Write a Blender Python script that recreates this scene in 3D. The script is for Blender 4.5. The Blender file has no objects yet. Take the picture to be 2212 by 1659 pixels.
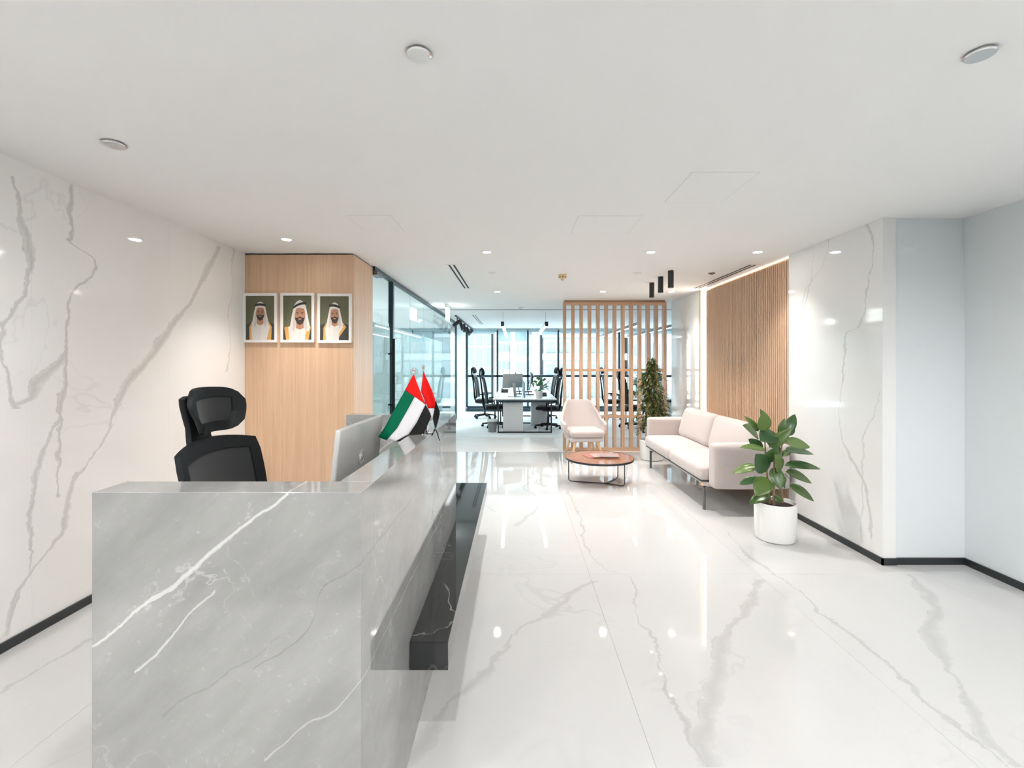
import bpy, bmesh, math, random
from mathutils import Vector, Matrix
random.seed(7)
C = bpy.context.scene.collection
SC = bpy.context.scene
PI = math.pi
# ------------------------------------------------------------------ camera
F, VX, VY, EYE = 983.0, 1115.0, 785.0, 1.5      # focal length (px of a 2212 wide frame), vanishing point, eye height
CEIL = 2.585
cd = bpy.data.cameras.new('camera'); cam = bpy.data.objects.new('camera', cd); C.objects.link(cam)
cam.location = (0, 0, EYE); cam.rotation_euler = (PI/2, 0, 0)
cd.sensor_width = 36; cd.lens = F/2212*36
cd.shift_x = -(VX-1106)/2212; cd.shift_y = -(829.5-VY)/2212
cd.clip_start = 0.02; cd.clip_end = 600
SC.camera = cam
# ------------------------------------------------------------------ world and exposure
w = bpy.data.worlds.new('sky'); SC.world = w; w.use_nodes = True
bg = w.node_tree.nodes['Background']
bg.inputs[0].default_value = (0.85, 0.95, 1.0, 1); bg.inputs[1].default_value = 4.4
SC.view_settings.view_transform = 'Standard'; SC.view_settings.look = 'None'
SC.view_settings.exposure = 1.97; SC.view_settings.gamma = 1
SC.view_settings.use_curve_mapping = False
SC.cycles.max_bounces = 8; SC.cycles.diffuse_bounces = 4; SC.cycles.glossy_bounces = 3
SC.cycles.transparent_max_bounces = 16; SC.cycles.transmission_bounces = 8
SC.cycles.caustics_reflective = False; SC.cycles.caustics_refractive = False
SC.cycles.sample_clamp_indirect = 8
SC.cycles.use_denoising = True; SC.cycles.use_light_tree = False
SC.cycles.use_adaptive_sampling = True; SC.cycles.adaptive_threshold = 0.07
SPOT_W, SPOT_COL = 27.0, (1.0, 0.95, 0.90)
LOBBY_W, LOBBY_COL = 18.5, (1.0, 0.985, 0.975)

# pixel of the photograph -> point on a known plane of the room
def onY(x, y, Y): return ((x-VX)*Y/F, Y, EYE-(y-VY)*Y/F)
def on_floor(x, y): Y = F*EYE/(y-VY); return ((x-VX)*Y/F, Y)
def on_ceil(x, y): Y = F*(CEIL-EYE)/(VY-y); return ((x-VX)*Y/F, Y)
def on_wall(x, y, X): Y = F*X/(x-VX); return (Y, EYE-(y-VY)*Y/F)

# ------------------------------------------------------------------ node helpers
class NT:
    def __init__(s, name):
        s.m = bpy.data.materials.new(name); s.m.use_nodes = True
        s.t = s.m.node_tree; s.t.nodes.clear()
        s.out = s.t.nodes.new('ShaderNodeOutputMaterial')
    def n(s, typ, **kw):
        nd = s.t.nodes.new(typ)
        for k, v in kw.items():
            if k == 'ins':
                for kk, vv in v.items():
                    if isinstance(vv, bpy.types.NodeSocket): s.t.links.new(vv, nd.inputs[kk])
                    else: nd.inputs[kk].default_value = vv
            else: setattr(nd, k, v)
        return nd
    def math(s, op, a, b=0.0, c=0.0, clamp=False):
        nd = s.n('ShaderNodeMath', operation=op, use_clamp=clamp)
        for i, v in enumerate((a, b, c)):
            if isinstance(v, bpy.types.NodeSocket): s.t.links.new(v, nd.inputs[i])
            else: nd.inputs[i].default_value = v
        return nd.outputs[0]
    def mix(s, fac, a, b):
        nd = s.n('ShaderNodeMix', data_type='RGBA')
        for i, v in ((0, fac), (6, a), (7, b)):
            if isinstance(v, bpy.types.NodeSocket): s.t.links.new(v, nd.inputs[i])
            else: nd.inputs[i].default_value = v if i == 0 else (*v[:3], 1)
        return nd.outputs[2]
    def noise(s, vec, scale, detail=4, rough=.55, dist=0.0):
        return s.n('ShaderNodeTexNoise', ins={'Vector': vec, 'Scale': scale, 'Detail': detail, 'Roughness': rough, 'Distortion': dist}).outputs['Fac']
    def maprange(s, v, a, b, c, d, interp='LINEAR', clamp=True):
        return s.n('ShaderNodeMapRange', interpolation_type=interp, clamp=clamp, ins={'Value': v, 'From Min': a, 'From Max': b, 'To Min': c, 'To Max': d}).outputs[0]
    def pos(s): return s.n('ShaderNodeNewGeometry').outputs['Position']
    def scaled(s, vec, sc):
        return s.n('ShaderNodeVectorMath', operation='MULTIPLY', ins={0: vec, 1: sc}).outputs[0]
    def bsdf(s, col, rough=.5, metal=0.0, spec=.5, bump=None, bump_str=.2, bump_dist=.002, **kw):
        b = s.n('ShaderNodeBsdfPrincipled')
        if isinstance(col, bpy.types.NodeSocket): s.t.links.new(col, b.inputs['Base Color'])
        else: b.inputs['Base Color'].default_value = (*col[:3], 1)
        if isinstance(rough, bpy.types.NodeSocket): s.t.links.new(rough, b.inputs['Roughness'])
        else: b.inputs['Roughness'].default_value = rough
        b.inputs['Metallic'].default_value = metal
        b.inputs['Specular IOR Level'].default_value = spec
        for k, v in kw.items(): b.inputs[k].default_value = v
        if bump is not None:
            bp = s.n('ShaderNodeBump', ins={'Height': bump, 'Strength': bump_str, 'Distance': bump_dist})
            s.t.links.new(bp.outputs[0], b.inputs['Normal'])
        return b.outputs[0]
    def done(s, sh): s.t.links.new(sh, s.out.inputs[0]); return s.m

def plain(name, col, rough=.5, metal=0.0, spec=.5, var=.04, scale=12.0, **kw):
    t = NT(name); p = t.pos()
    f = t.noise(p, scale, 3)
    c = t.mix(f, tuple(max(0, v*(1-var)) for v in col), tuple(min(1, v*(1+var)) for v in col))
    return t.done(t.bsdf(c, rough, metal, spec, **kw))
def emit(name, col, strength, sample=True):
    t = NT(name)
    if not sample: t.m.cycles.emission_sampling = 'NONE'
    e = t.n('ShaderNodeEmission', ins={'Color': (*col, 1), 'Strength': strength})
    return t.done(e.outputs[0])
def wood(name, c0, c1, axis='z', rough=.45, stretch=.9):
    t = NT(name); p = t.pos()
    sc = {'z': (38, 38, stretch), 'x': (stretch, 38, 38), 'y': (38, stretch, 38)}[axis]
    q = t.scaled(p, sc)
    a = t.noise(q, 1.0, 5, .6); b = t.noise(q, 4.0, 3, .6)
    f = t.math('ADD', t.math('MULTIPLY', a, .7), t.math('MULTIPLY', b, .3))
    f = t.maprange(f, .32, .68, 0, 1)
    return t.done(t.bsdf(t.mix(f, c0, c1), rough, bump=b, bump_str=.06))

def veins(t, p, axes, defs, warp=.012):
    """axes = (along, across) as 0/1/2; defs = [(points [(along, across)], half width, strength)]. Stone veins that follow fixed curves."""
    sep = t.n('ShaderNodeSeparateXYZ', ins={0: p})
    al, ac = sep.outputs[axes[0]], sep.outputs[axes[1]]
    n1 = t.noise(p, 7.0, 4, .62); n2 = t.noise(p, 2.2, 1, .5); n3 = t.noise(p, 26, 2, .6)
    wob = t.math('ADD', t.math('MULTIPLY', t.math('SUBTRACT', n1, .5), warp*9), t.math('MULTIPLY', t.math('SUBTRACT', n3, .5), warp*2))
    ac = t.math('ADD', ac, wob)
    patch = t.maprange(n2, .36, .66, .25, 1.6)
    broken = t.maprange(n1, .35, .6, .35, 1.0)
    tot = None
    for pts, hw, st in defs:
        pts = sorted(pts)
        a0, a1 = pts[0][0], pts[-1][0]
        c0 = min(q[1] for q in pts)-.05; c1 = max(q[1] for q in pts)+.05
        tt = t.maprange(al, a0, a1, 0, 1)
        fc = t.n('ShaderNodeFloatCurve'); t.t.links.new(tt, fc.inputs['Value'])
        cv = fc.mapping.curves[0]
        for i, (a, c) in enumerate(pts):
            px, py = (a-a0)/(a1-a0), (c-c0)/(c1-c0)
            if i == 0: cv.points[0].location = (px, py)
            elif i == len(pts)-1: cv.points[-1].location = (px, py)
            else: cv.points.new(px, py)
        for q in cv.points: q.handle_type = 'AUTO_CLAMPED'
        fc.mapping.update()
        cc = t.maprange(fc.outputs[0], 0, 1, c0, c1, clamp=False)
        diff = t.math('SUBTRACT', ac, cc); d = t.math('ABSOLUTE', diff)
        width = t.math('MULTIPLY', patch, hw)
        band = t.math('SUBTRACT', 1.0, t.math('DIVIDE', d, width), clamp=True)
        band = t.math('MULTIPLY', t.math('POWER', band, .55), .62*st)
        e = t.math('ABSOLUTE', t.math('ADD', diff, t.math('MULTIPLY', width, .75)))
        line = t.math('MULTIPLY', t.math('SUBTRACT', 1.0, t.math('DIVIDE', e, hw*.16+.0022), clamp=True), .75*st)
        line = t.math('MULTIPLY', line, broken)
        m = t.math('MULTIPLY', t.math('MULTIPLY', t.math('GREATER_THAN', tt, .0005), t.math('LESS_THAN', tt, .9995)), t.math('MAXIMUM', band, line))
        tot = m if tot is None else t.math('MAXIMUM', tot, m)
    return tot
def fine_veins(t, p, scale, w, amt):
    n = t.noise(p, scale, 4, .6, .6)
    r = t.math('ABSOLUTE', t.math('SUBTRACT', n, .5))
    r = t.math('SUBTRACT', 1.0, t.math('DIVIDE', r, w), clamp=True)
    k = t.maprange(t.noise(p, scale*.45, 2), .5, .68, 0, amt)
    return t.math('MULTIPLY', r, k)
def white_marble(name, axes, defs, base=(.84, .835, .82), vein=(.42, .41, .39), rough=.05, warp=.012, spec=.5):
    t = NT(name); p = t.pos()
    v = veins(t, p, axes, defs, warp)
    v = t.math('MAXIMUM', v, fine_veins(t, p, 1.1, .012, .35))
    cloud = t.maprange(t.noise(p, 1.6, 4), .3, .7, 0, 1)
    c = t.mix(cloud, tuple(b*.965 for b in base), base)
    return t.done(t.bsdf(t.mix(v, c, vein), rough, spec=spec))

# ------------------------------------------------------------------ mesh helpers
def chain_loc(o):
    v = Vector((0, 0, 0))
    while o is not None: v += o.location; o = o.parent
    return v
class MB:
    def __init__(s): s.v = []; s.f = []; s.mi = []
    def add(s, vs, fs, mi=0):
        k = len(s.v); s.v += [tuple(q) for q in vs]; s.f += [tuple(k+i for i in f) for f in fs]; s.mi += [mi]*len(fs); return s
    def box(s, x0, x1, y0, y1, z0, z1, mi=0):
        return s.add([(x0,y0,z0),(x1,y0,z0),(x1,y1,z0),(x0,y1,z0),(x0,y0,z1),(x1,y0,z1),(x1,y1,z1),(x0,y1,z1)],
                     [(0,3,2,1),(4,5,6,7),(0,1,5,4),(1,2,6,5),(2,3,7,6),(3,0,4,7)], mi)
    def obox(s, c, size, M=None, mi=0):
        a, b, h = (q/2 for q in size); M = M or Matrix.Identity(3); c = Vector(c)
        vs = [c+M@Vector(q) for q in [(-a,-b,-h),(a,-b,-h),(a,b,-h),(-a,b,-h),(-a,-b,h),(a,-b,h),(a,b,h),(-a,b,h)]]
        return s.add(vs, [(0,3,2,1),(4,5,6,7),(0,1,5,4),(1,2,6,5),(2,3,7,6),(3,0,4,7)], mi)
    def tube(s, path, r, n=8, mi=0, closed=False):
        P = [Vector(q) for q in path]; R = r if isinstance(r, (list, tuple)) else [r]*len(P)
        rings = []; up = None
        for i, q in enumerate(P):
            if closed: d = (P[(i+1) % len(P)]-P[i-1]).normalized()
            else: d = (P[min(i+1, len(P)-1)]-P[max(i-1, 0)]).normalized()
            if up is None: up = Vector((0,0,1)) if abs(d.z) < .9 else Vector((1,0,0))
            a = d.cross(up).normalized(); b = a.cross(d).normalized(); up = b
            rings.append([q+R[i]*(math.cos(2*PI*j/n)*a+math.sin(2*PI*j/n)*b) for j in range(n)])
        vs = [v for rg in rings for v in rg]; fs = []
        m = len(rings)
        for i in range(m if closed else m-1):
            for j in range(n):
                k = (i+1) % m
                fs.append((i*n+j, i*n+(j+1) % n, k*n+(j+1) % n, k*n+j))
        if not closed: fs += [tuple(range(n))[::-1], tuple((m-1)*n+j for j in range(n))]
        return s.add(vs, fs, mi)
    def lathe(s, prof, c=(0,0,0), n=32, mi=0, caps=True):
        cx, cy, cz = c; vs = []; fs = []
        for r, z in prof:
            vs += [(cx+r*math.cos(2*PI*j/n), cy+r*math.sin(2*PI*j/n), cz+z) for j in range(n)]
        for i in range(len(prof)-1):
            for j in range(n): fs.append((i*n+j, i*n+(j+1) % n, (i+1)*n+(j+1) % n, (i+1)*n+j))
        caps = caps and prof[0] != prof[-1]
        if caps and prof[0][0] > 1e-6: fs.append(tuple(range(n))[::-1])
        if caps and prof[-1][0] > 1e-6: fs.append(tuple((len(prof)-1)*n+j for j in range(n)))
        return s.add(vs, fs, mi)
    def pillow(s, x0, x1, y0, y1, z0, z1, r, puff=(0,0,0), n=10, M=None, mi=0):
        h = Vector(((x1-x0)/2, (y1-y0)/2, (z1-z0)/2)); c = Vector(((x0+x1)/2, (y0+y1)/2, (z0+z1)/2))
        def tr(p):
            q = Vector([p[i]*h[i] for i in range(3)])
            inner = Vector([max(-(h[i]-r), min(h[i]-r, q[i])) for i in range(3)])
            d = q-inner
            if d.length > 1e-9: q = inner+d.normalized()*r
            k = [(1-abs(p[i])**2.5) for i in range(3)]
            q += Vector((puff[0]*k[1]*k[2]*p[0], puff[1]*k[0]*k[2]*p[1], puff[2]*k[0]*k[1]*p[2]))
            if M is not None: q = M@q
            return c+q
        def lin(i):                                    # denser towards the rim
            t_ = -1+2*i/n; return math.sin(t_*PI/2)
        key = {}; vs = []; fs = []
        def idx(p):
            kk = tuple(round(a, 5) for a in p)
            if kk not in key: key[kk] = len(vs); vs.append(tr(p))
            return key[kk]
        for ax in range(3):
            for sg in (-1, 1):
                for i in range(n):
                    for j in range(n):
                        q = []
                        for (a, b) in ((i,j),(i+1,j),(i+1,j+1),(i,j+1)):
                            p = [0,0,0]; p[ax] = sg; p[(ax+1) % 3] = lin(a); p[(ax+2) % 3] = lin(b); q.append(idx(p))
                        fs.append(tuple(q) if sg > 0 else tuple(q[::-1]))
        return s.add(vs, fs, mi)
    def poly(s, pts, y, mi=0):      # flat polygon in an XZ plane
        return s.add([(p[0], y, p[1]) for p in pts], [tuple(range(len(pts)))], mi)
    def build(s, name, mat, parent=None, bevel=0.0, seg=2, smooth=None, origin=None):
        off = chain_loc(parent) if parent else Vector((0,0,0))
        if origin == 'base' and parent is None:
            xs, ys, zs = zip(*s.v); off = Vector(((min(xs)+max(xs))/2, (min(ys)+max(ys))/2, min(zs)))
        me = bpy.data.meshes.new(name)
        me.from_pydata([(a-off.x, b-off.y, c-off.z) for a, b, c in s.v], [], s.f)
        mats = mat if isinstance(mat, (list, tuple)) else [mat]
        for m in mats: me.materials.append(m)
        if len(mats) > 1: me.polygons.foreach_set('material_index', s.mi)
        if bevel > 0:
            bm = bmesh.new(); bm.from_mesh(me); bm.normal_update()
            es = [e for e in bm.edges if len(e.link_faces) == 2 and e.calc_face_angle(0) > .5]
            bmesh.ops.bevel(bm, geom=es, offset=bevel, segments=seg, profile=.5, affect='EDGES', clamp_overlap=True)
            bm.to_mesh(me); bm.free()
        if smooth:
            me.polygons.foreach_set('use_smooth', [True]*len(me.polygons))
            me.set_sharp_from_angle(angle=math.radians(smooth))
        me.update()
        o = bpy.data.objects.new(name, me); C.objects.link(o)
        if parent: o.parent = parent
        elif origin == 'base': o.location = off
        return o
def tag(o, label=None, cat=None, group=None, kind=None):
    if label: o['label'] = label
    if cat: o['category'] = cat
    if group: o['group'] = group
    if kind: o['kind'] = kind
    return o
def thing(name, label, cat, loc=(0,0,0), group=None):
    o = bpy.data.objects.new(name, None); C.objects.link(o); o.location = loc; o.empty_display_size = .1
    return tag(o, label, cat, group)
def box(name, x0, x1, y0, y1, z0, z1, mat, parent=None, bevel=0.0, kind=None, origin=None):
    o = MB().box(x0, x1, y0, y1, z0, z1).build(name, mat, parent, bevel, origin=origin)
    if kind: o['kind'] = kind
    return o
def share(o, parent, loc):      # a further piece that shares the mesh of o
    c = bpy.data.objects.new(o.name.split('.')[0], o.data); C.objects.link(c); c.parent = parent; c.location = loc; return c
def copy_tree(o, parent=None):
    c = o.copy(); C.objects.link(c); c.parent = parent
    for ch in list(o.children): copy_tree(ch, c)
    return c

# ------------------------------------------------------------------ materials
M = {}
M['paint'] = plain('ceiling_paint', (.86, .86, .855), .75, spec=.2, var=.01, scale=3)
M['wall_paint'] = plain('white_wall_paint', (.71, .755, .77), .55, spec=.3, var=.012, scale=4)
M['oak'] = wood('oak_veneer', (.56, .36, .225), (.72, .50, .33))
M['oak_slat'] = wood('oak_slats', (.49, .30, .19), (.61, .40, .265))
M['oak_flute'] = wood('fluted_oak', (.57, .37, .235), (.72, .49, .33))
M['oak_x'] = wood('oak_rail', (.49, .30, .19), (.61, .40, .265), 'x')
M['beech'] = wood('beech_leg', (.66, .42, .22), (.78, .54, .31))
M['black'] = plain('black_metal', (.018, .021, .023), .4, spec=.5, var=.1)
M['black_mat'] = plain('black_plastic', (.006, .008, .009), .6, spec=.25, var=.1)
M['skirt'] = plain('dark_skirting', (.022, .026, .028), .35, var=.1)
M['frame'] = plain('teal_black_window_frame', (.02, .05, .065), .4, var=.1)
M['chrome'] = plain('chrome', (.72, .72, .73), .12, metal=1.0, var=.02)
M['silver'] = plain('silver_shell', (.50, .50, .49), .35, metal=.35, var=.03)
M['grey_metal'] = plain('grey_metal', (.16, .16, .165), .35, metal=.6, var=.05)
M['white_pl'] = plain('white_plastic', (.80, .80, .79), .4, var=.01)
M['cream_pl'] = plain('cream_plastic', (.78, .58, .33), .45, var=.03)
M['brown_pl'] = plain('bronze_disc', (.17, .12, .09), .4, metal=.5, var=.05)
M['dark_gap'] = plain('dark_slot', (.015, .018, .02), .7)
M['hair'] = plain('hairline_joint', (.60, .60, .60), .8)
M['grout'] = plain('floor_grout', (.46, .45, .44), .8)
M['pot'] = plain('white_ceramic_pot', (.80, .80, .775), .5, var=.015)
M['soil'] = plain('potting_soil', (.035, .022, .016), .95, var=.4, scale=60)
M['lit'] = emit('lamp_diffuser', (1, .96, .9), 26, False)
M['led'] = emit('led_strip', (1, .90, .80), 2.6)
M['pend'] = emit('pendant_diffuser', (.94, .98, 1), 3.2)
M['cylglow'] = emit('cylinder_lamp', (1, .8, .55), 3.5, False)
M['screen'] = plain('dark_screen', (.012, .03, .04), .15, var=.05)
M['desk_white'] = plain('white_laminate', (.74, .75, .76), .3, var=.01)
M['blue_screen'] = plain('blue_grey_divider', (.16, .27, .33), .6)
M['blind'] = None
def fabric(name, col, sc=420, rough=.9):
    t = NT(name); p = t.pos(); n = t.noise(p, sc, 2, .7); g = t.noise(p, 9, 3)
    c = t.mix(t.maprange(n, .3, .7, 0, 1), tuple(v*.86 for v in col), tuple(min(1, v*1.1) for v in col))
    c = t.mix(t.math('MULTIPLY', g, .15), c, tuple(v*.9 for v in col))
    return t.done(t.bsdf(c, rough, spec=.2, bump=n, bump_str=.25, bump_dist=.002, **{'Sheen Weight': .25}))
M['pink'] = fabric('blush_wool', (.54, .475, .455))
M['mesh'] = fabric('charcoal_mesh', (.020, .022, .0215), 700)
M['seat_black'] = fabric('black_fabric', (.014, .016, .017), 500)
M['carpet'] = fabric('grey_carpet', (.72, .73, .735), 160)
def glass(name, tint, refl=.42, rough=0.0):
    t = NT(name)
    g = t.n('ShaderNodeNewGeometry')
    dt = t.math('ABSOLUTE', t.n('ShaderNodeVectorMath', operation='DOT_PRODUCT', ins={0: g.outputs['Normal'], 1: g.outputs['Incoming']}).outputs['Value'])
    fr = t.math('ADD', t.math('MULTIPLY', t.math('POWER', t.math('SUBTRACT', 1.0, dt, clamp=True), 5.0), .95), .045)
    tr = t.n('ShaderNodeBsdfTransparent', ins={'Color': (*tint, 1)}).outputs[0]
    gl = t.n('ShaderNodeBsdfGlossy', ins={'Color': (1,1,1,1), 'Roughness': rough}).outputs[0]
    mx = t.n('ShaderNodeMixShader', ins={0: t.math('MULTIPLY', fr, refl), 1: tr, 2: gl}).outputs[0]
    return t.done(mx)
M['glass'] = glass('clear_partition_glass', (.90, .965, .965))
M['win_glass'] = glass('window_glass', (.90, .96, .98), .7)
def film(name, col, clear):
    t = NT(name)
    tl = t.n('ShaderNodeBsdfTranslucent', ins={'Color': (*col, 1)}).outputs[0]
    df = t.n('ShaderNodeBsdfDiffuse', ins={'Color': (*col, 1)}).outputs[0]
    a = t.n('ShaderNodeMixShader', ins={0: .5, 1: tl, 2: df}).outputs[0]
    tr = t.n('ShaderNodeBsdfTransparent', ins={'Color': (.93, 1, 1, 1)}).outputs[0]
    return t.done(t.n('ShaderNodeMixShader', ins={0: clear, 1: a, 2: tr}).outputs[0])
M['film'] = film('frosted_film', (.66, .73, .745), .07)
M['film_line'] = film('white_film_line', (.93, .95, .95), .02)
M['meeting_blind'] = film('added_blind_fabric', (.42, .45, .46), .03)
M['blind'] = film('roller_blind_fabric', (.55, .66, .70), .25)

# white stone: floor
fz = lambda x, y: on_floor(900+x*.593, 1000+y*.593)[::-1]
flv = [([fz(*q) for q in [(650,430),(590,455),(500,540),(370,610),(310,690),(220,790),(130,860),(60,950),(0,1040),(-60,1110)]], .042, .62),
       ([fz(*q) for q in [(545,100),(575,150),(600,210),(615,300),(700,390),(790,440),(800,550),(860,640),(880,720),(940,880),(1000,1010),(1060,1110)]], .012, .75),
       ([fz(*q) for q in [(1250,425),(1200,540),(1130,620),(1110,700),(1080,830),(1060,940),(1040,1000),(1070,1110)]], .042, .62),
       ([fz(*q) for q in [(1130,250),(1250,370),(1400,470),(1480,550),(1600,640),(1680,700),(1760,770),(1850,860),(1950,950),(2090,1050),(2150,1110)]], .016, .7),
       ([fz(*q) for q in [(1790,405),(1850,460),(1895,550),(1860,600),(1900,680),(1960,780),(2020,900),(2090,1020),(2200,1110)]], .045, .6),
       ([(7.4,1.0),(6.7,.5),(6.2,.55),(5.5,.1),(5.0,.25),(4.2,.0)], .02, .6),
       ([(3.2,-2.5),(2.6,-2.3),(2.0,-2.35),(1.5,-1.9),(.6,-1.8)], .02, .6),
       ([(7.2,-1.2),(6.2,-.6),(5.6,-.7),(4.6,-.2)], .02, .6)]
M['floor_marble'] = white_marble('polished_floor_marble', (1, 0), flv, base=(.56, .56, .555), vein=(.31, .305, .295), rough=.035, warp=.014)
lz = lambda x, y: on_wall(x*.663, 300+y*.663, -2.67)[::-1]
def lzr(x, y): a, b = lz(x, y); return (b, a)
lw = [([lz(*q) for q in [(715,350),(680,420),(630,520),(560,610),(490,710),(410,800),(380,880),(340,980),(280,1060),(230,1150),(200,1270),(110,1400),(60,1480),(20,1620)]], .038, .85),
      ([lz(*q) for q in [(238,150),(232,250),(230,330),(310,400),(225,520),(215,690),(200,900),(190,1050),(185,1170)]], .016, .95),
      ([lz(*q) for q in [(40,120),(70,250),(95,400),(50,560),(8,640),(25,790),(50,880)]], .016, .9),
      ([lz(*q) for q in [(200,905),(160,980),(125,1050),(105,1250),(100,1380),(40,1560)]], .018, .85),
      ([lz(*q) for q in [(770,330),(755,420),(760,500),(745,560),(750,660),(740,760)]], .012, .7),
      ([lz(*q) for q in [(210,700),(190,730),(120,790),(100,840),(45,870)]], .03, .85)]
M['left_marble'] = white_marble('polished_wall_marble', (2, 1), lw, base=(.87, .86, .845), rough=.06, warp=.011)
rz_ = lambda x, y: on_wall(1680+x*.5304, 420+y*.5304, 2.73)[::-1]
rw = [([rz_(*q) for q in [(365,115),(385,230),(370,340),(350,480),(330,540),(280,570),(270,680),(260,780),(250,900),(290,1060),(330,1130),(370,1250),(375,1400)]], .014, .8),
      ([rz_(*q) for q in [(210,180),(190,270),(140,350),(110,400),(90,520),(55,640)]], .010, .7),
      ([rz_(*q) for q in [(148,215),(140,300),(125,390),(100,480)]], .008, .7),
      ([rz_(*q) for q in [(418,800),(400,880),(350,1000),(345,1150),(340,1420)]], .008, .6),
      ([(2.3,7.5),(1.9,7.35),(1.5,7.4),(1.0,7.2),(.4,7.3)], .01, .7)]
M['right_marble'] = white_marble('polished_marble_slab', (2, 1), rw, base=(.82, .82, .81), rough=.06, warp=.010)
# grey stone: reception desk
DY0, DX0, DX1, DZ = 1.19, -1.11, -.406, 1.163
dz = lambda x, y: (onY(180+x*.4069, 1020+y*.4069, DY0)[0], onY(180+x*.4069, 1020+y*.4069, DY0)[2])
def grey_marble(name, base, vein, dark, rough):
    t = NT(name); p = t.pos()
    wv = veins(t, p, (0, 2), [([dz(*q) for q in [(1090,105),(1000,180),(910,240),(800,330),(620,480),(480,600),(330,690),(150,850),(40,940)]], .006, 1.0),
                              ([dz(*q) for q in [(700,630),(640,690),(560,760),(470,860),(380,960),(270,1060)]], .004, .8),
                              ([dz(*q) for q in [(1478,1110),(1380,1220),(1330,1270),(1180,1340),(1050,1460),(960,1530)]], .003, .5)], .004)
    dv = veins(t, p, (0, 2), [([dz(*q) for q in [(1478,480),(1400,540),(1310,580),(1255,640),(1222,780),(1100,920),(900,1040)]], .003, .7),
                              ([dz(*q) for q in [(1040,870),(900,990),(780,1050),(650,1150),(520,1210),(420,1290)]], .004, .45)], .004)
    fv = fine_veins(t, p, 5.5, .012, .5)
    diag = t.n('ShaderNodeVectorRotate', ins={'Vector': p, 'Axis': (0, 1, 0), 'Angle': .75}).outputs[0]
    cl = t.maprange(t.noise(t.scaled(diag, (1.2, 2, 4)), 1.6, 6, .62), .3, .7, 0, 1)
    sp = t.maprange(t.noise(p, 38, 5, .7), .60, .74, 0, .35)
    c = t.mix(cl, tuple(b*.80 for b in base), tuple(b*1.12 for b in base))
    c = t.mix(t.math('MULTIPLY', sp, cl), c, vein)
    c = t.mix(t.math('MULTIPLY', fv, .6), c, vein)
    c = t.mix(dv, c, dark); c = t.mix(wv, c, vein)
    return t.done(t.bsdf(c, rough, spec=.85))
M['desk_marble'] = grey_marble('grey_desk_marble', (.28, .28, .273), (.70, .70, .69), (.14, .14, .135), .05)
def black_marble():
    t = NT('black_marble'); p = t.pos()
    v = fine_veins(t, t.scaled(p, (1, .8, 1)), 2.6, .010, 1.2)
    return t.done(t.bsdf(t.mix(t.math('MULTIPLY', v, .8), (.016, .018, .018), (.55, .55, .55)), .05))
M['black_marble'] = black_marble()
M['stone_dark'] = plain('grey_lobby_stone', (.20, .20, .195), .2, var=.08, scale=2)
def plank_mat():
    t = NT('pale_grey_plank'); p = t.pos()
    a = t.noise(t.scaled(p, (1.2, 26, 1)), 1.0, 5, .6)
    return t.done(t.bsdf(t.mix(t.maprange(a, .3, .7, 0, 1), (.56, .53, .51), (.72, .69, .67)), .38))
M['plank'] = plank_mat()
def leaf_mat(name, c0, c1, rough=.3):
    t = NT(name); oi = t.n('ShaderNodeObjectInfo').outputs['Random']; p = t.pos()
    f = t.math('ADD', t.math('MULTIPLY', oi, .75), t.math('MULTIPLY', t.noise(p, 18, 2), .25))
    b = t.bsdf(t.mix(f, c0, c1), rough, spec=.55)
    tl = t.n('ShaderNodeBsdfTranslucent', ins={'Color': (c1[0]*1.3, c1[1]*1.3, c1[2], 1)}).outputs[0]
    return t.done(t.n('ShaderNodeMixShader', ins={0: .12, 1: b, 2: tl}).outputs[0])
M['leaf'] = leaf_mat('rubber_plant_leaf', (.025, .085, .035), (.13, .21, .04), .25)
M['stem'] = plain('plant_stem', (.24, .17, .08), .6, var=.2, scale=40)
def ficus_mat():
    t = NT('ficus_leaf'); p = t.pos(); f = t.maprange(t.noise(p, 22, 2), .3, .7, 0, 1)
    return t.done(t.bsdf(t.mix(f, (.025, .055, .02), (.17, .19, .05)), .35))
M['ficus'] = ficus_mat()
M['herb'] = plain('desk_plant_leaf', (.06, .20, .07), .45, var=.35, scale=30)
def table_mat():
    t = NT('walnut_table_top'); p = t.pos(); a = t.noise(t.scaled(p, (3, 30, 30)), 1, 4)
    return t.done(t.bsdf(t.mix(a, (.22, .085, .045), (.33, .14, .075)), .16))
M['table'] = table_mat()
M['building_a'] = plain('pale_tower_wall', (.135, .139, .143), .9, var=.04, scale=.3, spec=0.0)
M['building_b'] = plain('white_tower_wall', (.155, .158, .16), .9, var=.03, scale=.3, spec=0.0)
M['tower_glass'] = plain('pale_tower_glass', (.10, .112, .119), .9, var=.08, scale=.4, spec=0.0)

# ------------------------------------------------------------------ the room shell
XL, XR, XN = -2.67, 2.73, 3.35         # left wall, right marble wall, right niche wall
YB = -6.0                              # lobby behind the camera
YM, YC, YW = 7.72, 9.2, 14.3           # end of marble floor, start of carpet, window wall
XE = 6.5
fl = box('floor', -6.6, XE, YB, YW+.3, -.12, -.012, M['grout'], kind='structure')
tag(fl, 'polished white veined marble floor with pale plank strip and grey carpet', 'floor')
GAP = .0005
xs = [-3.08+1.2*i for i in range(7)]; ys = [-6.36+2.4*i for i in range(7)]
for i in range(len(xs)-1):
    for j in range(len(ys)-1):
        x0, x1 = max(xs[i], XL-.01), min(xs[i+1], XN+.01)
        y0, y1 = max(ys[j], -.45), min(ys[j+1], YM)
        if x1-x0 < .02 or y1-y0 < .02: continue
        box('floor_tile', x0+GAP, x1-GAP, y0+GAP, y1-GAP, -.012, 0, M['floor_marble'], fl)
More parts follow.
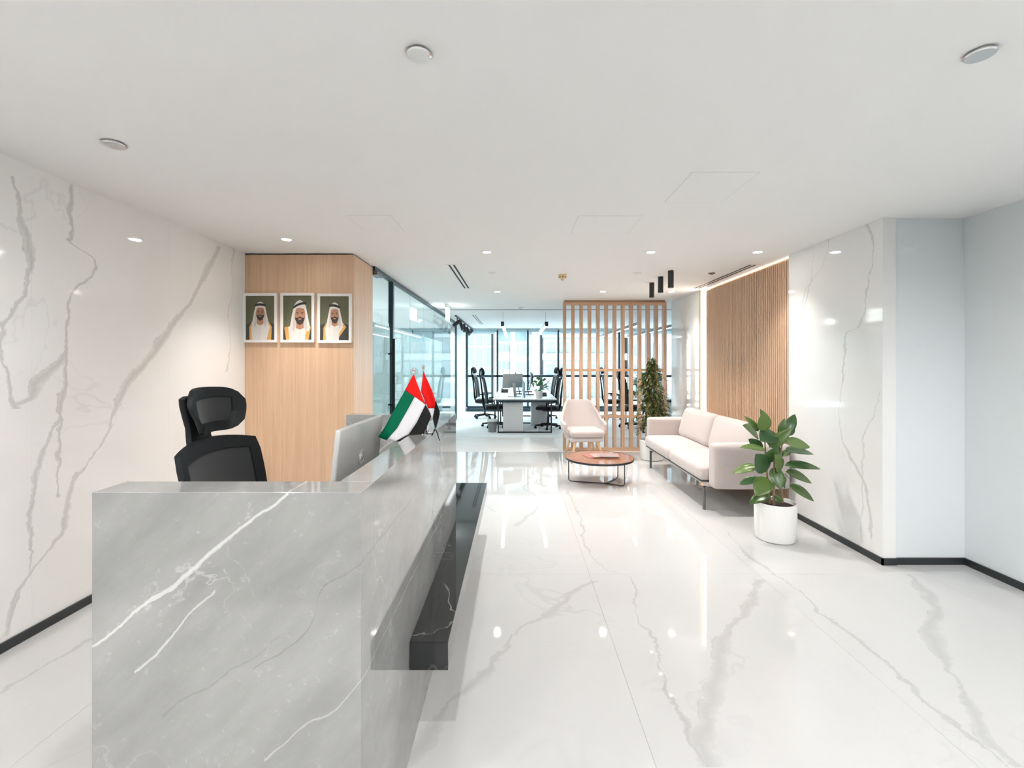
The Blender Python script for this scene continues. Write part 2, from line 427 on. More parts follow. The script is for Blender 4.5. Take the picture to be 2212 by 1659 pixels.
for j in range(5):
    for i in range(5):
        x0, x1 = max(-3.08+1.3*i, XL-.01), min(-3.08+1.3*(i+1), XN+.01)
        y0, y1 = max(-6.36+1.2*j, YB), min(-6.36+1.2*(j+1), -.45)
        if x1-x0 > .02 and y1-y0 > .02: box('lobby_tile', x0+GAP, x1-GAP, y0+GAP, y1-GAP, -.012, 0, M['stone_dark'], fl)
nrow = 8; ph = (YC-YM)/nrow
for j in range(nrow):
    x = -1.58-(j*.53 % 1.3)
    while x < XE:
        x0, x1 = max(x, -1.58), min(x+1.3, XE)
        if x1-x0 > .02: box('plank', x0+GAP, x1-GAP, YM+j*ph+GAP, YM+(j+1)*ph-GAP, -.012, 0, M['plank'], fl)
        x += 1.3
box('carpet', -1.58, XE, YC, YW, -.012, .002, M['carpet'], fl)
box('meeting_room_carpet', -6.5, -1.62, 5.08, YW, -.012, .0, M['carpet'], fl)
box('doorway_tile', -1.62, -1.58, 5.08, YW, -.012, 0, M['stone_dark'], fl)
ce = box('ceiling', -6.6, XE, YB, YW+.3, CEIL, CEIL+.12, M['paint'], kind='structure')
tag(ce, 'plain white ceiling over reception and office', 'ceiling')
# left wall: marble slabs
wl = box('wall_left', XL-.22, XL-.02, YB, 4.7, 0, CEIL, M['wall_paint'], kind='structure')
tag(wl, 'white veined marble wall beside the reception desk', 'wall')
for k in range(5):
    y0, y1 = -.45+k*.986, -.45+(k+1)*.986
    box('marble_slab', XL-.02, XL, y0+.0003, min(y1, 4.48)-.0003, 0, CEIL, M['left_marble'], wl)
box('stone_slab', XL-.02, XL, YB, -.45, 0, CEIL, M['stone_dark'], wl)
sk = box('baseboard_left', XL, XL+.012, YB, 4.48, 0, .05, M['skirt'], kind='structure')
tag(sk, 'thin black baseboard along the left marble wall', 'baseboard')
# oak clad wall that carries the portraits
ww = box('wall_oak', XL-.2, -1.66, 4.52, 5.08, 0, CEIL-.012, M['dark_gap'], kind='structure')
tag(ww, 'light oak clad wall carrying three framed portraits', 'wall')
box('oak_panel', XL, -1.60, 4.48, 4.52, 0, CEIL-.014, M['oak'], ww, .002)
box('oak_side_panel', -1.66, -1.60, 4.5205, 5.075, 0, CEIL-.014, M['oak'], ww, .002)
# right wall: marble slab, fluted oak, marble
wr = box('wall_right', XR+.10, XE, 3.44, 8.0, 0, CEIL, M['wall_paint'], kind='structure')
tag(wr, 'right wall of white marble slabs with a fluted oak feature panel', 'wall')
box('marble_slab', XR, XR+.10, 3.39, 4.56, 0, CEIL, M['right_marble'], wr)
box('marble_slab', XR, XR+.10, 6.79, 8.0, 0, CEIL, M['right_marble'], wr)
box('backing_board', XR+.075, XR+.10, 4.56, 6.79, 0, CEIL, M['oak'], wr)
box('edge_board', XR+.0, XR+.075, 6.74, 6.79, 0, CEIL, M['oak'], wr)
pb = box('slat_board', XR+.028, XR+.045, 4.565, 6.55, 0.0, 2.545, plain('shaded_slat_backing', (.24, .15, .095), .7), wr)  # backing browned: the groove shade between slats is put into its colour
NS = 52; pitch = (6.55-4.567)/NS
s0 = MB().box(XR+.0, XR+.028, 4.567, 4.567+pitch*.60, 0, 2.545).build('slat', M['oak_flute'], pb)
for i in range(1, NS): share(s0, pb, (0, i*pitch, 0))
sk = MB().box(XR-.012, XR, 3.378, 4.56, 0, .05).box(XR-.012, XR+.10, 3.378, 3.39, 0, .05).build('baseboard_right', M['skirt'])
tag(sk, 'black baseboard under the right marble slab', 'baseboard', kind='structure')
wn = box('wall_niche', XR+.10, XN+.15, 3.40, 3.44, 0, CEIL, M['wall_paint'], kind='structure')
tag(wn, 'plain white wall facing the camera beyond the marble slab edge', 'wall')
ws = box('wall_side', XN, XN+.15, YB, 3.40, 0, CEIL, M['wall_paint'], kind='structure')
tag(ws, 'plain white side wall at the right edge of the picture', 'wall')
sk = MB().box(XR+.102, XN, 3.388, 3.40, 0, .05).box(XN-.012, XN, YB, 3.388, 0, .05).build('baseboard_niche', M['skirt'])
tag(sk, 'black baseboard along the plain white walls of the right corner', 'baseboard', kind='structure')
wb = box('wall_back', XL-.2, XN+.15, YB-.15, YB, 0, CEIL, M['stone_dark'], kind='structure')
tag(wb, 'grey stone lobby wall behind the viewer', 'wall')
wf = box('wall_meeting_front', -6.5, XL-.2, 4.6, 5.08, 0, CEIL, M['wall_paint'], kind='structure'); tag(wf, 'white wall closing the glazed meeting room', 'wall')
wf = box('wall_meeting_left', -6.6, -6.5, 4.6, YW, 0, CEIL, M['wall_paint'], kind='structure'); tag(wf, 'far white wall inside the glazed meeting room', 'wall')
wf = box('wall_office_right', XE, XE+.1, 3.44, YW, 0, CEIL, M['wall_paint'], kind='structure'); tag(wf, 'white side wall of the open office behind the slat screen', 'wall')
wc = box('wall_column', -1.75, -1.58, 12.1, YW, 0, CEIL, M['wall_paint'], kind='structure'); tag(wc, 'white wall between the glass partition and the windows', 'wall')
wt = box('trim_ceiling', -1.55, XE, YC-.02, YC+.02, CEIL-.006, CEIL, M['dark_gap'], kind='structure'); tag(wt, 'dark shadow gap across the office ceiling', 'trim')

# ------------------------------------------------------------------ windows and city
def window(n, x0, x1, lower):
    wd = MB().box(x0-.03, x0+.03, YW-.06, YW+.06, .12, 2.55).box(x0, x1, YW-.06, YW+.06, 1.07, 1.14).box(x0, x1, YW-.05, YW+.05, .10, .16).box(x0, x1, YW-.05, YW+.05, 2.49, 2.55)
    o = wd.build('window_%d' % n, M['frame']); tag(o, None, 'window', kind='structure')
    o['label'] = 'full height office window bay number %d from the glass partition with dark frame and transom' % n if n > 0 else 'window'
    box('pane', x0+.03, x1-.03, YW-.004, YW+.004, 1.14, 2.49, M['win_glass'], o)
    box('pane', x0+.03, x1-.03, YW-.004, YW+.004, .16, 1.07, M['win_glass'], o)
    return o
names = ['first', 'second', 'third', 'fourth', 'fifth', 'sixth', 'seventh', 'eighth']
X0, BAY = -1.54, .953
for i in range(8):
    x0 = X0+BAY*i; x1 = x0+BAY
    o = window(i+1, x0, x1, 0)
    o['label'] = 'full height window with dark frame, %s from the glass partition' % names[i]
    low = .30 if i == 1 else (.06 if i != 2 else .10)
    r = thing('roller_blind', '%s roller blind from the glass partition, %s' % (names[i], 'pulled down the furthest' if i == 1 else 'rolled up under the ceiling'), 'blind', ((x0+x1)/2, YW-.1, 2.5), 'roller blinds along the windows')
    box('cassette', x0+.02, x1-.02, YW-.14, YW-.07, 2.50, 2.575, plain('blind_cassette', (.42, .52, .56), .5) if i == 0 else bpy.data.materials['blind_cassette'], r)
    box('blind_fabric', x0+.04, x1-.04, YW-.102, YW-.100, 2.50-low, 2.50, M['blind'], r)
    box('bottom_bar', x0+.04, x1-.04, YW-.108, YW-.094, 2.485-low, 2.50-low, M['white_pl'], r)
for k in range(3):                                  # meeting room windows, blinds added to cut their glare on the marble
    x0 = -6.4+1.58*k
    r = thing('roller_blind', 'added lowered blind dimming the meeting room, %s from the far wall' % names[k], 'blind', (x0+.79, YW-.1, 2.5), 'added meeting room blinds')
    box('cassette', x0+.02, x0+1.56, YW-.14, YW-.07, 2.50, 2.575, bpy.data.materials['blind_cassette'], r)
    box('blind_fabric', x0+.04, x0+1.54, YW-.102, YW-.100, .30, 2.50, M['meeting_blind'], r)
    box('bottom_bar', x0+.04, x0+1.54, YW-.108, YW-.094, .285, .30, M['white_pl'], r)
    o = window(9+k, x0, x0+1.58, 0); o['label'] = 'meeting room window seen through the glass partition, %s from the far wall' % names[k]
sill = box('trim_sill', X0, XE, YW-.16, YW-.06, 0, .11, M['frame'], kind='structure'); tag(sill, 'dark low sill under the office windows', 'trim')
wh = MB().box(-6.5, XE, YW-.04, YW+.2, 2.55, CEIL).box(-6.5, X0, YW-.04, YW+.2, 0, .1).box(XE-.6, XE, YW-.04, YW+.2, 0, CEIL).box(-1.75, X0-.03, YW-.04, YW+.2, 0, CEIL).build('wall_window', M['wall_paint'])
tag(wh, 'strip of white wall around the office windows', 'wall', kind='structure')
def tower(x0, x1, y0, depth, ztop, label, wall, cols, fw, floor_h, wh_, style):
    r = thing('tower_block', label, 'building', ((x0+x1)/2, y0, -60), 'pale towers outside the windows')
    box('wall', x0, x1, y0, y0+depth, -60, ztop, M[wall], r)
    wdt = (x1-x0)/cols; proto = None
    z = -14.0
    while z < min(ztop-2, 34):
        if style == 'bands':
            bnd = box('balcony', x0-.3, x1+.3, y0-1.2, y0, z-.5, z+.45, M[wall], r) if proto is None else share(proto, r, (0, 0, z-zp))
            if proto is None: proto = bnd; zp = z
        for c in range(cols):
            xc = x0+wdt*(c+.5)
            if style == 'bands' and c % 3 == 2: continue
            if ('w', style, x0) not in tower_cache:
                o = box('window', xc-fw/2, xc+fw/2, y0-.12, y0, z+.6, z+.6+wh_, M['tower_glass'], r); tower_cache[('w', style, x0)] = (o, xc, z)
            else:
                o, xx, zz = tower_cache[('w', style, x0)]; share(o, r, (xc-xx, 0, z-zz))
        z += floor_h
    return r
gr = box('ground_city', -400, 400, 16, 500, -60.5, -60, plain('city_ground', (.22, .22, .21), .9, spec=0.0, scale=.05), kind='structure'); tag(gr, 'pale city ground far below the windows', 'ground')
tower_cache = {}
tower(-8.2, -4.1, 75, 12, 60, 'pale tower outside the first window with tall glazed strips', 'building_a', 3, 1.0, 3.6, 3.0, 'grid')
tower(-3.07, -1.0, 73, 8, 36, 'slim white tower between two taller towers outside the windows', 'building_b', 3, .42, 2.8, 1.3, 'grid')
tower(-.17, 2.4, 70, 10, 60, 'grey glazed tower outside the second window', 'building_a', 5, .33, 2.7, 1.7, 'grid')
tower(4.2, 16.0, 68, 14, 60, 'white apartment tower with balcony bands outside the third window', 'building_b', 6, 1.3, 3.3, 1.5, 'bands')
tower(17.4, 26, 71, 14, 60, 'fine gridded tower outside the windows behind the ficus', 'building_a', 9, .6, 3.2, 1.9, 'grid')
tower(-22, -9.3, 73, 14, 60, 'broad pale tower seen through the meeting room glass', 'building_b', 6, 1.2, 3.4, 1.8, 'grid')

# ------------------------------------------------------------------ glass partition of the meeting room
XG = -1.60
gp = thing('glass_partition', 'tall glass partition with dark frame and white line film beside the oak wall', 'partition', (XG, 8.6, 0))
box('top_rail', XG-.025, XG+.025, 5.08, 12.1, CEIL-.045, CEIL, M['frame'], gp)
box('bottom_rail', XG-.02, XG+.02, 5.86, 12.1, 0, .04, M['frame'], gp)
box('end_post', XG-.025, XG+.025, 12.06, 12.1, .04, CEIL-.045, M['frame'], gp)
box('mullion', XG-.03, XG+.03, 5.80, 5.86, 0, CEIL-.045, M['frame'], gp)
joints = [5.86, 6.87, 7.88, 8.89, 9.90, 10.98, 12.06]
for a, b in zip(joints, joints[1:]):
    pn = box('pane', XG-.006, XG+.006, a+.002, b-.002, .04, CEIL-.045, M['glass'], gp)
gd = thing('glass_door', 'frameless glass door with long black pull beside the oak wall end', 'door', (XG, 5.44, 0))
gd['kind'] = 'thing'
box('door_pane', XG-.006, XG+.006, 5.085, 5.795, .01, CEIL-.05, M['glass'], gd)
box('closer', XG-.03, XG+.045, 5.085, 5.30, CEIL-.095, CEIL-.05, M['grey_metal'], gd, .004)
hb = MB().tube([(XG+.06, 5.72, .80), (XG+.06, 5.72, 1.81)], .017, 10).build('pull_handle', M['black_mat'], gd, smooth=40)
MB().tube([(XG-.07, 5.72, 1.62), (XG+.06, 5.72, 1.62)], .010, 8).tube([(XG-.07, 5.72, .98), (XG+.06, 5.72, .98)], .010, 8).build('handle_post', M['black_mat'], hb)
# frosted film with the random line pattern
fm = thing('frosted_film', 'pale frosted film with thin white crossing lines on the glass partition', 'film', (XG-.02, 7.5, 0))
mb = MB()
for a, b in zip(joints[:4], joints[1:5]): mb.box(XG-.0085, XG-.0070, a+.004, b-.004, .05, 1.965)
mb.build('film_sheet', M['film'], fm)
MB().box(XG-.0085, XG-.0070, 5.09, 5.79, .05, 1.965).build('film_sheet', M['film'], gd)
rl = random.Random(3); mb = MB()
lines = [((5.1,1.3),(5.75,2.0)), ((5.6,1.95),(5.3,.6)), ((6.0,1.95),(6.45,1.55)), ((6.45,1.55),(6.6,.9)), ((6.2,1.0),(7.4,1.95)), ((6.6,1.35),(7.2,.4)), ((6.7,1.95),(6.3,1.4)), ((7.6,1.95),(7.9,1.2)), ((7.9,1.2),(7.5,.5)), ((8.0,1.95),(8.5,1.5)), ((8.5,1.5),(8.1,.7)), ((7.0,.3),(8.4,1.9)), ((8.8,1.95),(9.2,1.1)), ((9.6,1.95),(8.9,1.3)), ((8.9,1.3),(9.5,.5)), ((6.0,.2),(6.9,1.2)), ((5.2,.2),(5.75,1.1)), ((8.3,.3),(9.8,1.3)), ((7.3,.9),(8.8,1.4))]
mb2 = MB()
for (ya, za), (yb, zb) in lines:
    mm = mb2 if max(ya, yb) < 5.8 else mb
    d = Vector((0, yb-ya, zb-za)); L = d.length; d.normalize(); n = Vector((0, -d.z, d.y))*.010
    a = Vector((XG-.0066, ya, za)); b = Vector((XG-.0066, yb, zb)); t_ = Vector((-.0006, 0, 0))
    mm.add([a-n, a+n, b+n, b-n, a-n+t_, a+n+t_, b+n+t_, b-n+t_], [(0,1,2,3),(7,6,5,4),(0,4,5,1),(1,5,6,2),(2,6,7,3),(3,7,4,0)])
mb.build('line_pattern', M['film_line'], fm); mb2.build('line_pattern', M['film_line'], gd)

# ------------------------------------------------------------------ ceiling fittings
def spot(parent, loc, watts, col, ang=3.12, blend=.5, rad=.045):
    l = bpy.data.lights.new('lamp', 'SPOT'); l.energy = watts; l.color = col; l.spot_size = ang; l.spot_blend = blend; l.shadow_soft_size = rad
    o = bpy.data.objects.new('lamp', l); C.objects.link(o); o.parent = parent
    o.location = Vector(loc)-chain_loc(parent); return o
def downlight(x, y, label, watts=SPOT_W, col=SPOT_COL, group='recessed downlights', ang=2.2, blend=1.0):
    r = thing('downlight', label, 'downlight', (x, y, CEIL), group)
    MB().lathe([(.040,-.004),(.052,-.004),(.052,0),(.040,0),(.040,-.004)], (x, y, CEIL), 28).build('trim_ring', M['white_pl'], r, smooth=40)
    MB().lathe([(.040,-.002),(.040,-.0005)], (x, y, CEIL), 24).build('diffuser', M['lit'], r)
    spot(r, (x, y, CEIL-.03), watts, col, ang, blend)
    return r
dl = [(on_ceil(619,517), 'lit round downlight above the oak wall portraits'), ((-.285,4.43), 'lit round downlight in the near row, in front of the slot diffuser'),
      ((1.31,4.43), 'lit round downlight in the near row, before the black cylinder lamps'), ((2.35,4.43), 'lit round downlight in the near row beside the fluted oak wall'),
      ((-.285,6.88), 'lit round downlight in the far row, beyond the slot diffuser'), ((1.31,6.88), 'lit round downlight in the far row above the slat screen'),
      ((2.35,6.88), 'lit round downlight in the far row behind the black cylinder lamps')]
for (p, lb) in dl:
    k = .9 if p[0] < -1 else (.62 if p[0] > 2 else 1.3)
    downlight(p[0], p[1], lb, SPOT_W*k, ang=2.2 if abs(p[0]) < 1.9 else 1.7)
for x, wd in ((-1.9, 'first'), (-.29, 'second'), (1.31, 'third'), (2.75, 'fourth')): downlight(x, .55, 'added unseen downlight above the picture, %s from the left marble wall' % wd, LOBBY_W, LOBBY_COL, 'added fill downlights', 3.12, .5)  # unseen downlights added to brighten the floor near the camera
for x, wd in ((-2.0, 'beside the stone wall'), (0.3, 'in the middle'), (2.4, 'beside the white wall')):
    for y, wr_ in ((-1.4, 'near'), (-3.6, 'far')): downlight(x, y, 'lit lobby downlight behind the viewer, %s row, %s' % (wr_, wd), LOBBY_W*1.7, LOBBY_COL, 'lobby downlights behind the viewer', 3.12, .5)
for x in (-2.4, -4.6):
    for y, wd in ((6.2, 'door'), (8.8, 'middle'), (11.4, 'window')): downlight(x, y, 'added meeting room fill downlight, %s end, %s the glass' % (wd, 'close to' if x > -3 else 'away from'), SPOT_W*1.2, LOBBY_COL, 'added meeting room fill lights', 3.12, .5)  # downlights added to brighten the meeting room behind the film
for (px, py, d, lb) in [(905,113,.086,'chrome round cap on the ceiling at the top middle'), (2117,113,.090,'chrome round cap on the ceiling at the top right corner'), (246,309,.100,'chrome round cap on the ceiling above the left marble wall')]:
    x, y = on_ceil(px, py)
    o = MB().lathe([(0,-.014),(d*.46,-.014),(d*.5,-.011),(d*.5,-.008),(d*.42,-.006),(d*.42,0)], (x, y, CEIL), 32).build('sprinkler_cover', M['chrome'], smooth=35, origin='base')
    tag(o, lb, 'ceiling cap', 'round chrome ceiling caps')
def slot_diffuser(x, label):
    r = thing('slot_diffuser', label, 'air vent', (x, 5.77, CEIL), 'ceiling slot diffusers')
    box('frame', x-.06, x+.06, 4.98, 6.56, CEIL-.004, CEIL, M['white_pl'], r)
    for dx in (-.026, .026): box('slot', x+dx-.011, x+dx+.011, 5.0, 6.54, CEIL-.0055, CEIL-.001, M['dark_gap'], r)
slot_diffuser(-.71, 'double slot air diffuser beside the glass partition')
slot_diffuser(2.60, 'double slot air diffuser beside the fluted oak wall')
for (x, y, L, lb) in [(-.95, 11.3, 2.4, 'far slot air diffuser over the office beside the track spotlights')]:
    r = thing('slot_diffuser', lb, 'air vent', (x, y, CEIL), 'ceiling slot diffusers')
    box('frame', x-.06, x+.06, y-L/2, y+L/2, CEIL-.004, CEIL, M['white_pl'], r)
    for dx in (-.026, .026): box('slot', x+dx-.009, x+dx+.009, y-L/2+.03, y+L/2-.03, CEIL-.0055, CEIL-.001, M['dark_gap'], r)
def panel(x0, x1, y0, y1, lb):
    r = thing('access_panel', lb, 'access panel', ((x0+x1)/2, (y0+y1)/2, CEIL), 'ceiling access panels')
    box('flap', x0, x1, y0, y1, CEIL-.0012, CEIL, M['paint'], r)
    t_ = .0025
    MB().box(x0-t_, x1+t_, y0-t_, y0, CEIL-.001, CEIL).box(x0-t_, x1+t_, y1, y1+t_, CEIL-.001, CEIL).box(x0-t_, x0, y0, y1, CEIL-.001, CEIL).box(x1, x1+t_, y0, y1, CEIL-.001, CEIL).build('joint', M['hair'], r)
panel(1.0, 1.38, 2.58, 3.06, 'square access panel in the ceiling nearest the marble slab')
panel(.46, .93, 3.35, 3.82, 'square access panel in the middle of the ceiling')
panel(-1.24, -.92, 3.33, 3.72, 'square access panel in the ceiling near the oak wall')
def detector(px, py, mat, d, h, name, lb, cat):
    x, y = on_ceil(px, py)
    r = thing(name, lb, cat, (x, y, CEIL))
    MB().lathe([(d*.30,-h),(d*.42,-h*.85),(d*.5,-h*.35),(d*.5,0)], (x, y, CEIL), 24).build('housing', mat, r, smooth=40)
    MB().lathe([(d*.10,-h*1.5),(d*.16,-h*1.35),(d*.16,-h)], (x, y, CEIL), 16).build('sensor', mat, r, smooth=40)
    if name == 'smoke_detector':
        for k in range(8):
            a = k*PI/4; MB().obox((x+math.cos(a)*d*.40, y+math.sin(a)*d*.40, CEIL-h*.72), (.012, .018, .008), Matrix.Rotation(a, 3, 'Z')).build('vent_slit', M['dark_gap'], r)
detector(1215, 593, M['cream_pl'], .105, .05, 'smoke_detector', 'yellowed smoke detector in the middle of the ceiling', 'detector')
detector(1063, 589, M['white_pl'], .08, .014, 'ceiling_sensor', 'small white ceiling sensor beside the slot diffuser', 'sensor')
detector(1375, 590, M['white_pl'], .11, .018, 'ceiling_sensor', 'flat white ceiling sensor before the black cylinder lamps', 'sensor')
detector(1537, 590, M['brown_pl'], .08, .012, 'ceiling_sensor', 'small bronze ceiling disc beside the fluted oak wall', 'sensor')
detector(1123, 664, M['white_pl'], .16, .03, 'ceiling_sensor', 'wide white ceiling unit at the dark ceiling gap', 'sensor')
for (px, py, lb) in [(1408,611,'black cylinder ceiling lamp closest to the slat screen'), (1427,598,'middle one of the three black cylinder ceiling lamps'), (1449,585,'black cylinder ceiling lamp farthest from the slat screen')]:
    x, y = on_ceil(px, py)
    r = thing('cylinder_lamp', lb, 'ceiling lamp', (x, y, CEIL), 'black cylinder lamps in a row')
    MB().lathe([(.026,-.185),(.026,-.20),(.033,-.20),(.033,0),(.0,0)], (x, y, CEIL), 24, caps=False).build('body', M['black'], r, smooth=40)
    MB().lathe([(.024,-.192),(.024,-.190)], (x, y, CEIL), 20).build('diffuser', M['cylglow'], r)
    spot(r, (x, y, CEIL-.215), SPOT_W*.25, SPOT_COL, 1.7, .8, .03)
# track with spotlights in the office
tr = thing('spotlight_track', 'black ceiling track with five tilted spotlights beside the glass partition', 'track light', (-1.36, 12.3, CEIL))
box('track', -1.375, -1.345, 10.2, 14.1, CEIL-.03, CEIL, M['black'], tr)
for i, y in enumerate((10.5, 11.3, 11.9, 12.8, 13.6)):
    a = (-.9, .35, .15, .45, -.7)[i]
    h = MB().tube([(-1.36, y, CEIL-.03), (-1.36, y, CEIL-.13)], .012, 8).build('stem', M['black'], tr)
    d = Vector((math.sin(a), -.25, -math.cos(a))).normalized(); c = Vector((-1.36, y, CEIL-.15))
    MB().tube([c-d*.09, c+d*.12], .043, 14).build('spot_head', M['black'], tr, smooth=40)
# pendant linear lamps
for (x, lb) in [(-.28, 'linear pendant lamp above the first desk island, on the partition side'), (.62, 'linear pendant lamp above the first desk island, on the screen side'), (2.52, 'linear pendant lamp seen through the slat screen, first of two'), (3.40, 'linear pendant lamp at the edge of the slat screen, second of two')]:
    r = thing('pendant_lamp', lb, 'pendant lamp', (x, 11.6, 2.3), 'linear pendants over the desks')
    bm_ = 'frame' if x > 2 else 'white_pl'
    box('housing', x-.03, x+.03, 9.3, 13.8, 2.285, 2.35, M[bm_], r)
    box('end_cap', x-.032, x+.032, 9.28, 9.31, 2.26, 2.352, M['black'], r)
    box('diffuser', x-.026, x+.026, 9.32, 13.78, 2.280, 2.286, M['pend'], r)
    for y in (9.6, 13.5): MB().tube([(x, y, 2.35), (x, y, CEIL)], .002, 5).build('cable', M['grey_metal'], r)
for k, x in enumerate((-3.2, -4.6)):
    r = thing('pendant_lamp', 'linear pendant lamp inside the meeting room, %s behind the glass' % ('first' if k == 0 else 'second'), 'pendant lamp', (x, 8.5, 2.3), 'linear pendants in the meeting room')
    box('housing', x-.03, x+.03, 6.2, 11.2, 2.285, 2.35, M['white_pl'], r)
    box('diffuser', x-.026, x+.026, 6.22, 11.18, 2.280, 2.286, emit('meeting_pendant_diffuser', (.95, .98, 1), 5) if k == 0 else bpy.data.materials['meeting_pendant_diffuser'], r)
    for y in (6.6, 10.8): MB().tube([(x, y, 2.35), (x, y, CEIL)], .002, 5).build('cable', M['grey_metal'], r)
# exit sign
es = thing('exit_sign', 'lit hanging exit sign with running figure beside the glass partition', 'sign', (-1.28, 8.5, CEIL))
M['sign'] = emit('exit_sign_face', (.9, 1, .97), 2.6, False); M['sign_green'] = plain('exit_green', (.02, .33, .20), .5)
box('panel', -1.285, -1.275, 8.28, 8.72, 2.30, 2.52, M['sign'], es)
box('housing', -1.30, -1.26, 8.28, 8.72, 2.52, CEIL, M['white_pl'], es, .004)
def onside(pts, x, mb, y0=8.30, s=.20, z0=2.31):
    mb.add([(x, y0+p[0]*s, z0+p[1]*s) for p in pts]+[(x+(-.0006 if x < -1.28 else .0006), y0+p[0]*s, z0+p[1]*s) for p in pts],
           [tuple(range(len(pts))), tuple(range(len(pts), 2*len(pts)))[::-1]]+[(i, (i+1) % len(pts), len(pts)+(i+1) % len(pts), len(pts)+i) for i in range(len(pts))])
for x in (-1.2745, -1.2855):
    mb = MB()
    for pts in ([(.1,.1),(.2,.1),(.42,.45),(.36,.52)], [(.45,.15),(.53,.15),(.55,.42),(.45,.45)], [(.32,.48),(.5,.42),(.58,.72),(.42,.76)], [(.42,.72),(.58,.7),(.75,.52),(.7,.48),(.56,.62)], [(.42,.74),(.2,.68),(.12,.5),(.2,.48),(.26,.6),(.42,.66)], [(.52,.80),(.60,.78),(.65,.86),(.6,.94),(.52,.93),(.48,.86)], [(.72,.06),(.95,.06),(.95,.96),(.72,.96),(.72,.9),(.89,.9),(.89,.12),(.72,.12)],
                [(1.15,.44),(1.55,.44),(1.55,.30),(1.95,.50),(1.55,.70),(1.55,.56),(1.15,.56)]): onside(pts, x, mb)
    mb.build('pictogram', M['sign_green'], es)
# light strips of the fluted wall
ls = thing('led_strip', 'glowing vertical light strip at the far edge of the fluted oak panel', 'light strip', (XR+.06, 6.645, 0))
box('diffuser', XR+.060, XR+.074, 6.57, 6.735, .0, CEIL-.002, M['led'], ls)
ls = thing('led_strip', 'glowing light strip along the top of the fluted oak panel', 'light strip', (XR+.055, 5.55, 2.55))
box('diffuser', XR+.050, XR+.072, 4.58, 6.54, 2.552, 2.562, emit('top_led_strip', (1, .88, .76), 1.1), ls)

# ------------------------------------------------------------------ reception desk
rd = thing('reception_desk', 'tall grey marble reception desk with polished sides', 'desk', ((DX0+DX1)/2, 2.1, 0))
box('end_panel', DX0, DX1, DY0, DY0+.11, 0, DZ, M['desk_marble'], rd, .0015)
box('end_panel', DX0, DX1-.0985, 2.97, 3.07, 0, DZ, M['desk_marble'], rd, .0015)
box('front_panel', DX1-.098, DX1, DY0+.1105, 3.07, 0, DZ, M['desk_marble'], rd, .0015)
wk = box('worktop', -.98, DX1-.0985, DY0+.111, 2.969, .71, .74, M['desk_white'], rd, .002)
br = thing('stone_ledge', 'long black marble ledge fixed low along the reception desk side', 'ledge', (-.33, 2.9, .333))
pl = [(DX1+.0005,1.73),(-.259,1.73),(-.259,4.04),(-.56,4.04),(-.56,3.0705),(DX1+.0005,3.0705)]
MB().add([(x, y, .333) for x, y in pl]+[(x, y, .44) for x, y in pl], [tuple(range(6))[::-1], tuple(range(6, 12))]+[(i, (i+1) % 6, 6+(i+1) % 6, 6+i) for i in range(6)]).build('ledge_slab', M['black_marble'], br, .002)

# monitor on the reception desk
def monitor(name, label, loc, rot, wd, ht, z0, tilt, back, logo=False, group=None):
    """screen faces local -X; loc is the foot on the desk"""
    r = thing(name, label, 'monitor', (0,0,0), group)
    Mt = Matrix.Rotation(tilt, 3, 'Y'); c = Vector((0, 0, z0+ht/2))
    t_ = .022
    sh = MB().obox(c, (t_, wd, ht), Mt).build('shell', back, r, .006, 3, 40)
    MB().obox(c+Mt@Vector((-t_/2-.0006, 0, .01)), (.0012, wd-.02, ht-.04), Mt).build('screen', M['screen'], r)
    MB().obox((.075, 0, .006), (.20, .24, .012)).build('foot', back, r, .004)
    MB().obox((.085, 0, z0*.5+.06), (.012, .075, z0+.10), Matrix.Rotation(-.22, 3, 'Y')).build('stand', back, r, .003)
    if logo:
        mb = MB(); o_ = c+Mt@Vector((t_/2, 0, .02)); R = .032
        ring = []
        for k in range(28):
            a = 2*PI*k/28; ring.append(o_+Mt@Vector((.0008, R*math.cos(a), R*math.sin(a))))
        mb.tube(ring, .0016, 6, closed=True)
        def stroke(y0, z0_, y1, z1): mb.tube([o_+Mt@Vector((.0008, y0*R, z0_*R)), o_+Mt@Vector((.0008, y1*R, z1*R))], .0014, 5)
        stroke(-.55, -.45, -.15, .85); stroke(-.35, .15, .0, .3); stroke(.0, .3, -.15, -.45); stroke(.1, -.85, .42, .35); stroke(.42, .35, .7, .3); stroke(.7, .3, .52, -.4); stroke(.52, -.4, .2, -.4)
        mb.build('logo', M['chrome'], r)
    r.location = loc; r.rotation_euler = (0, 0, rot)
    return r
monitor('desk_monitor', 'silver backed monitor standing on the reception desk', (-.70, 2.02, .74), 0, .56, .36, .145, .10, M['silver'], True)

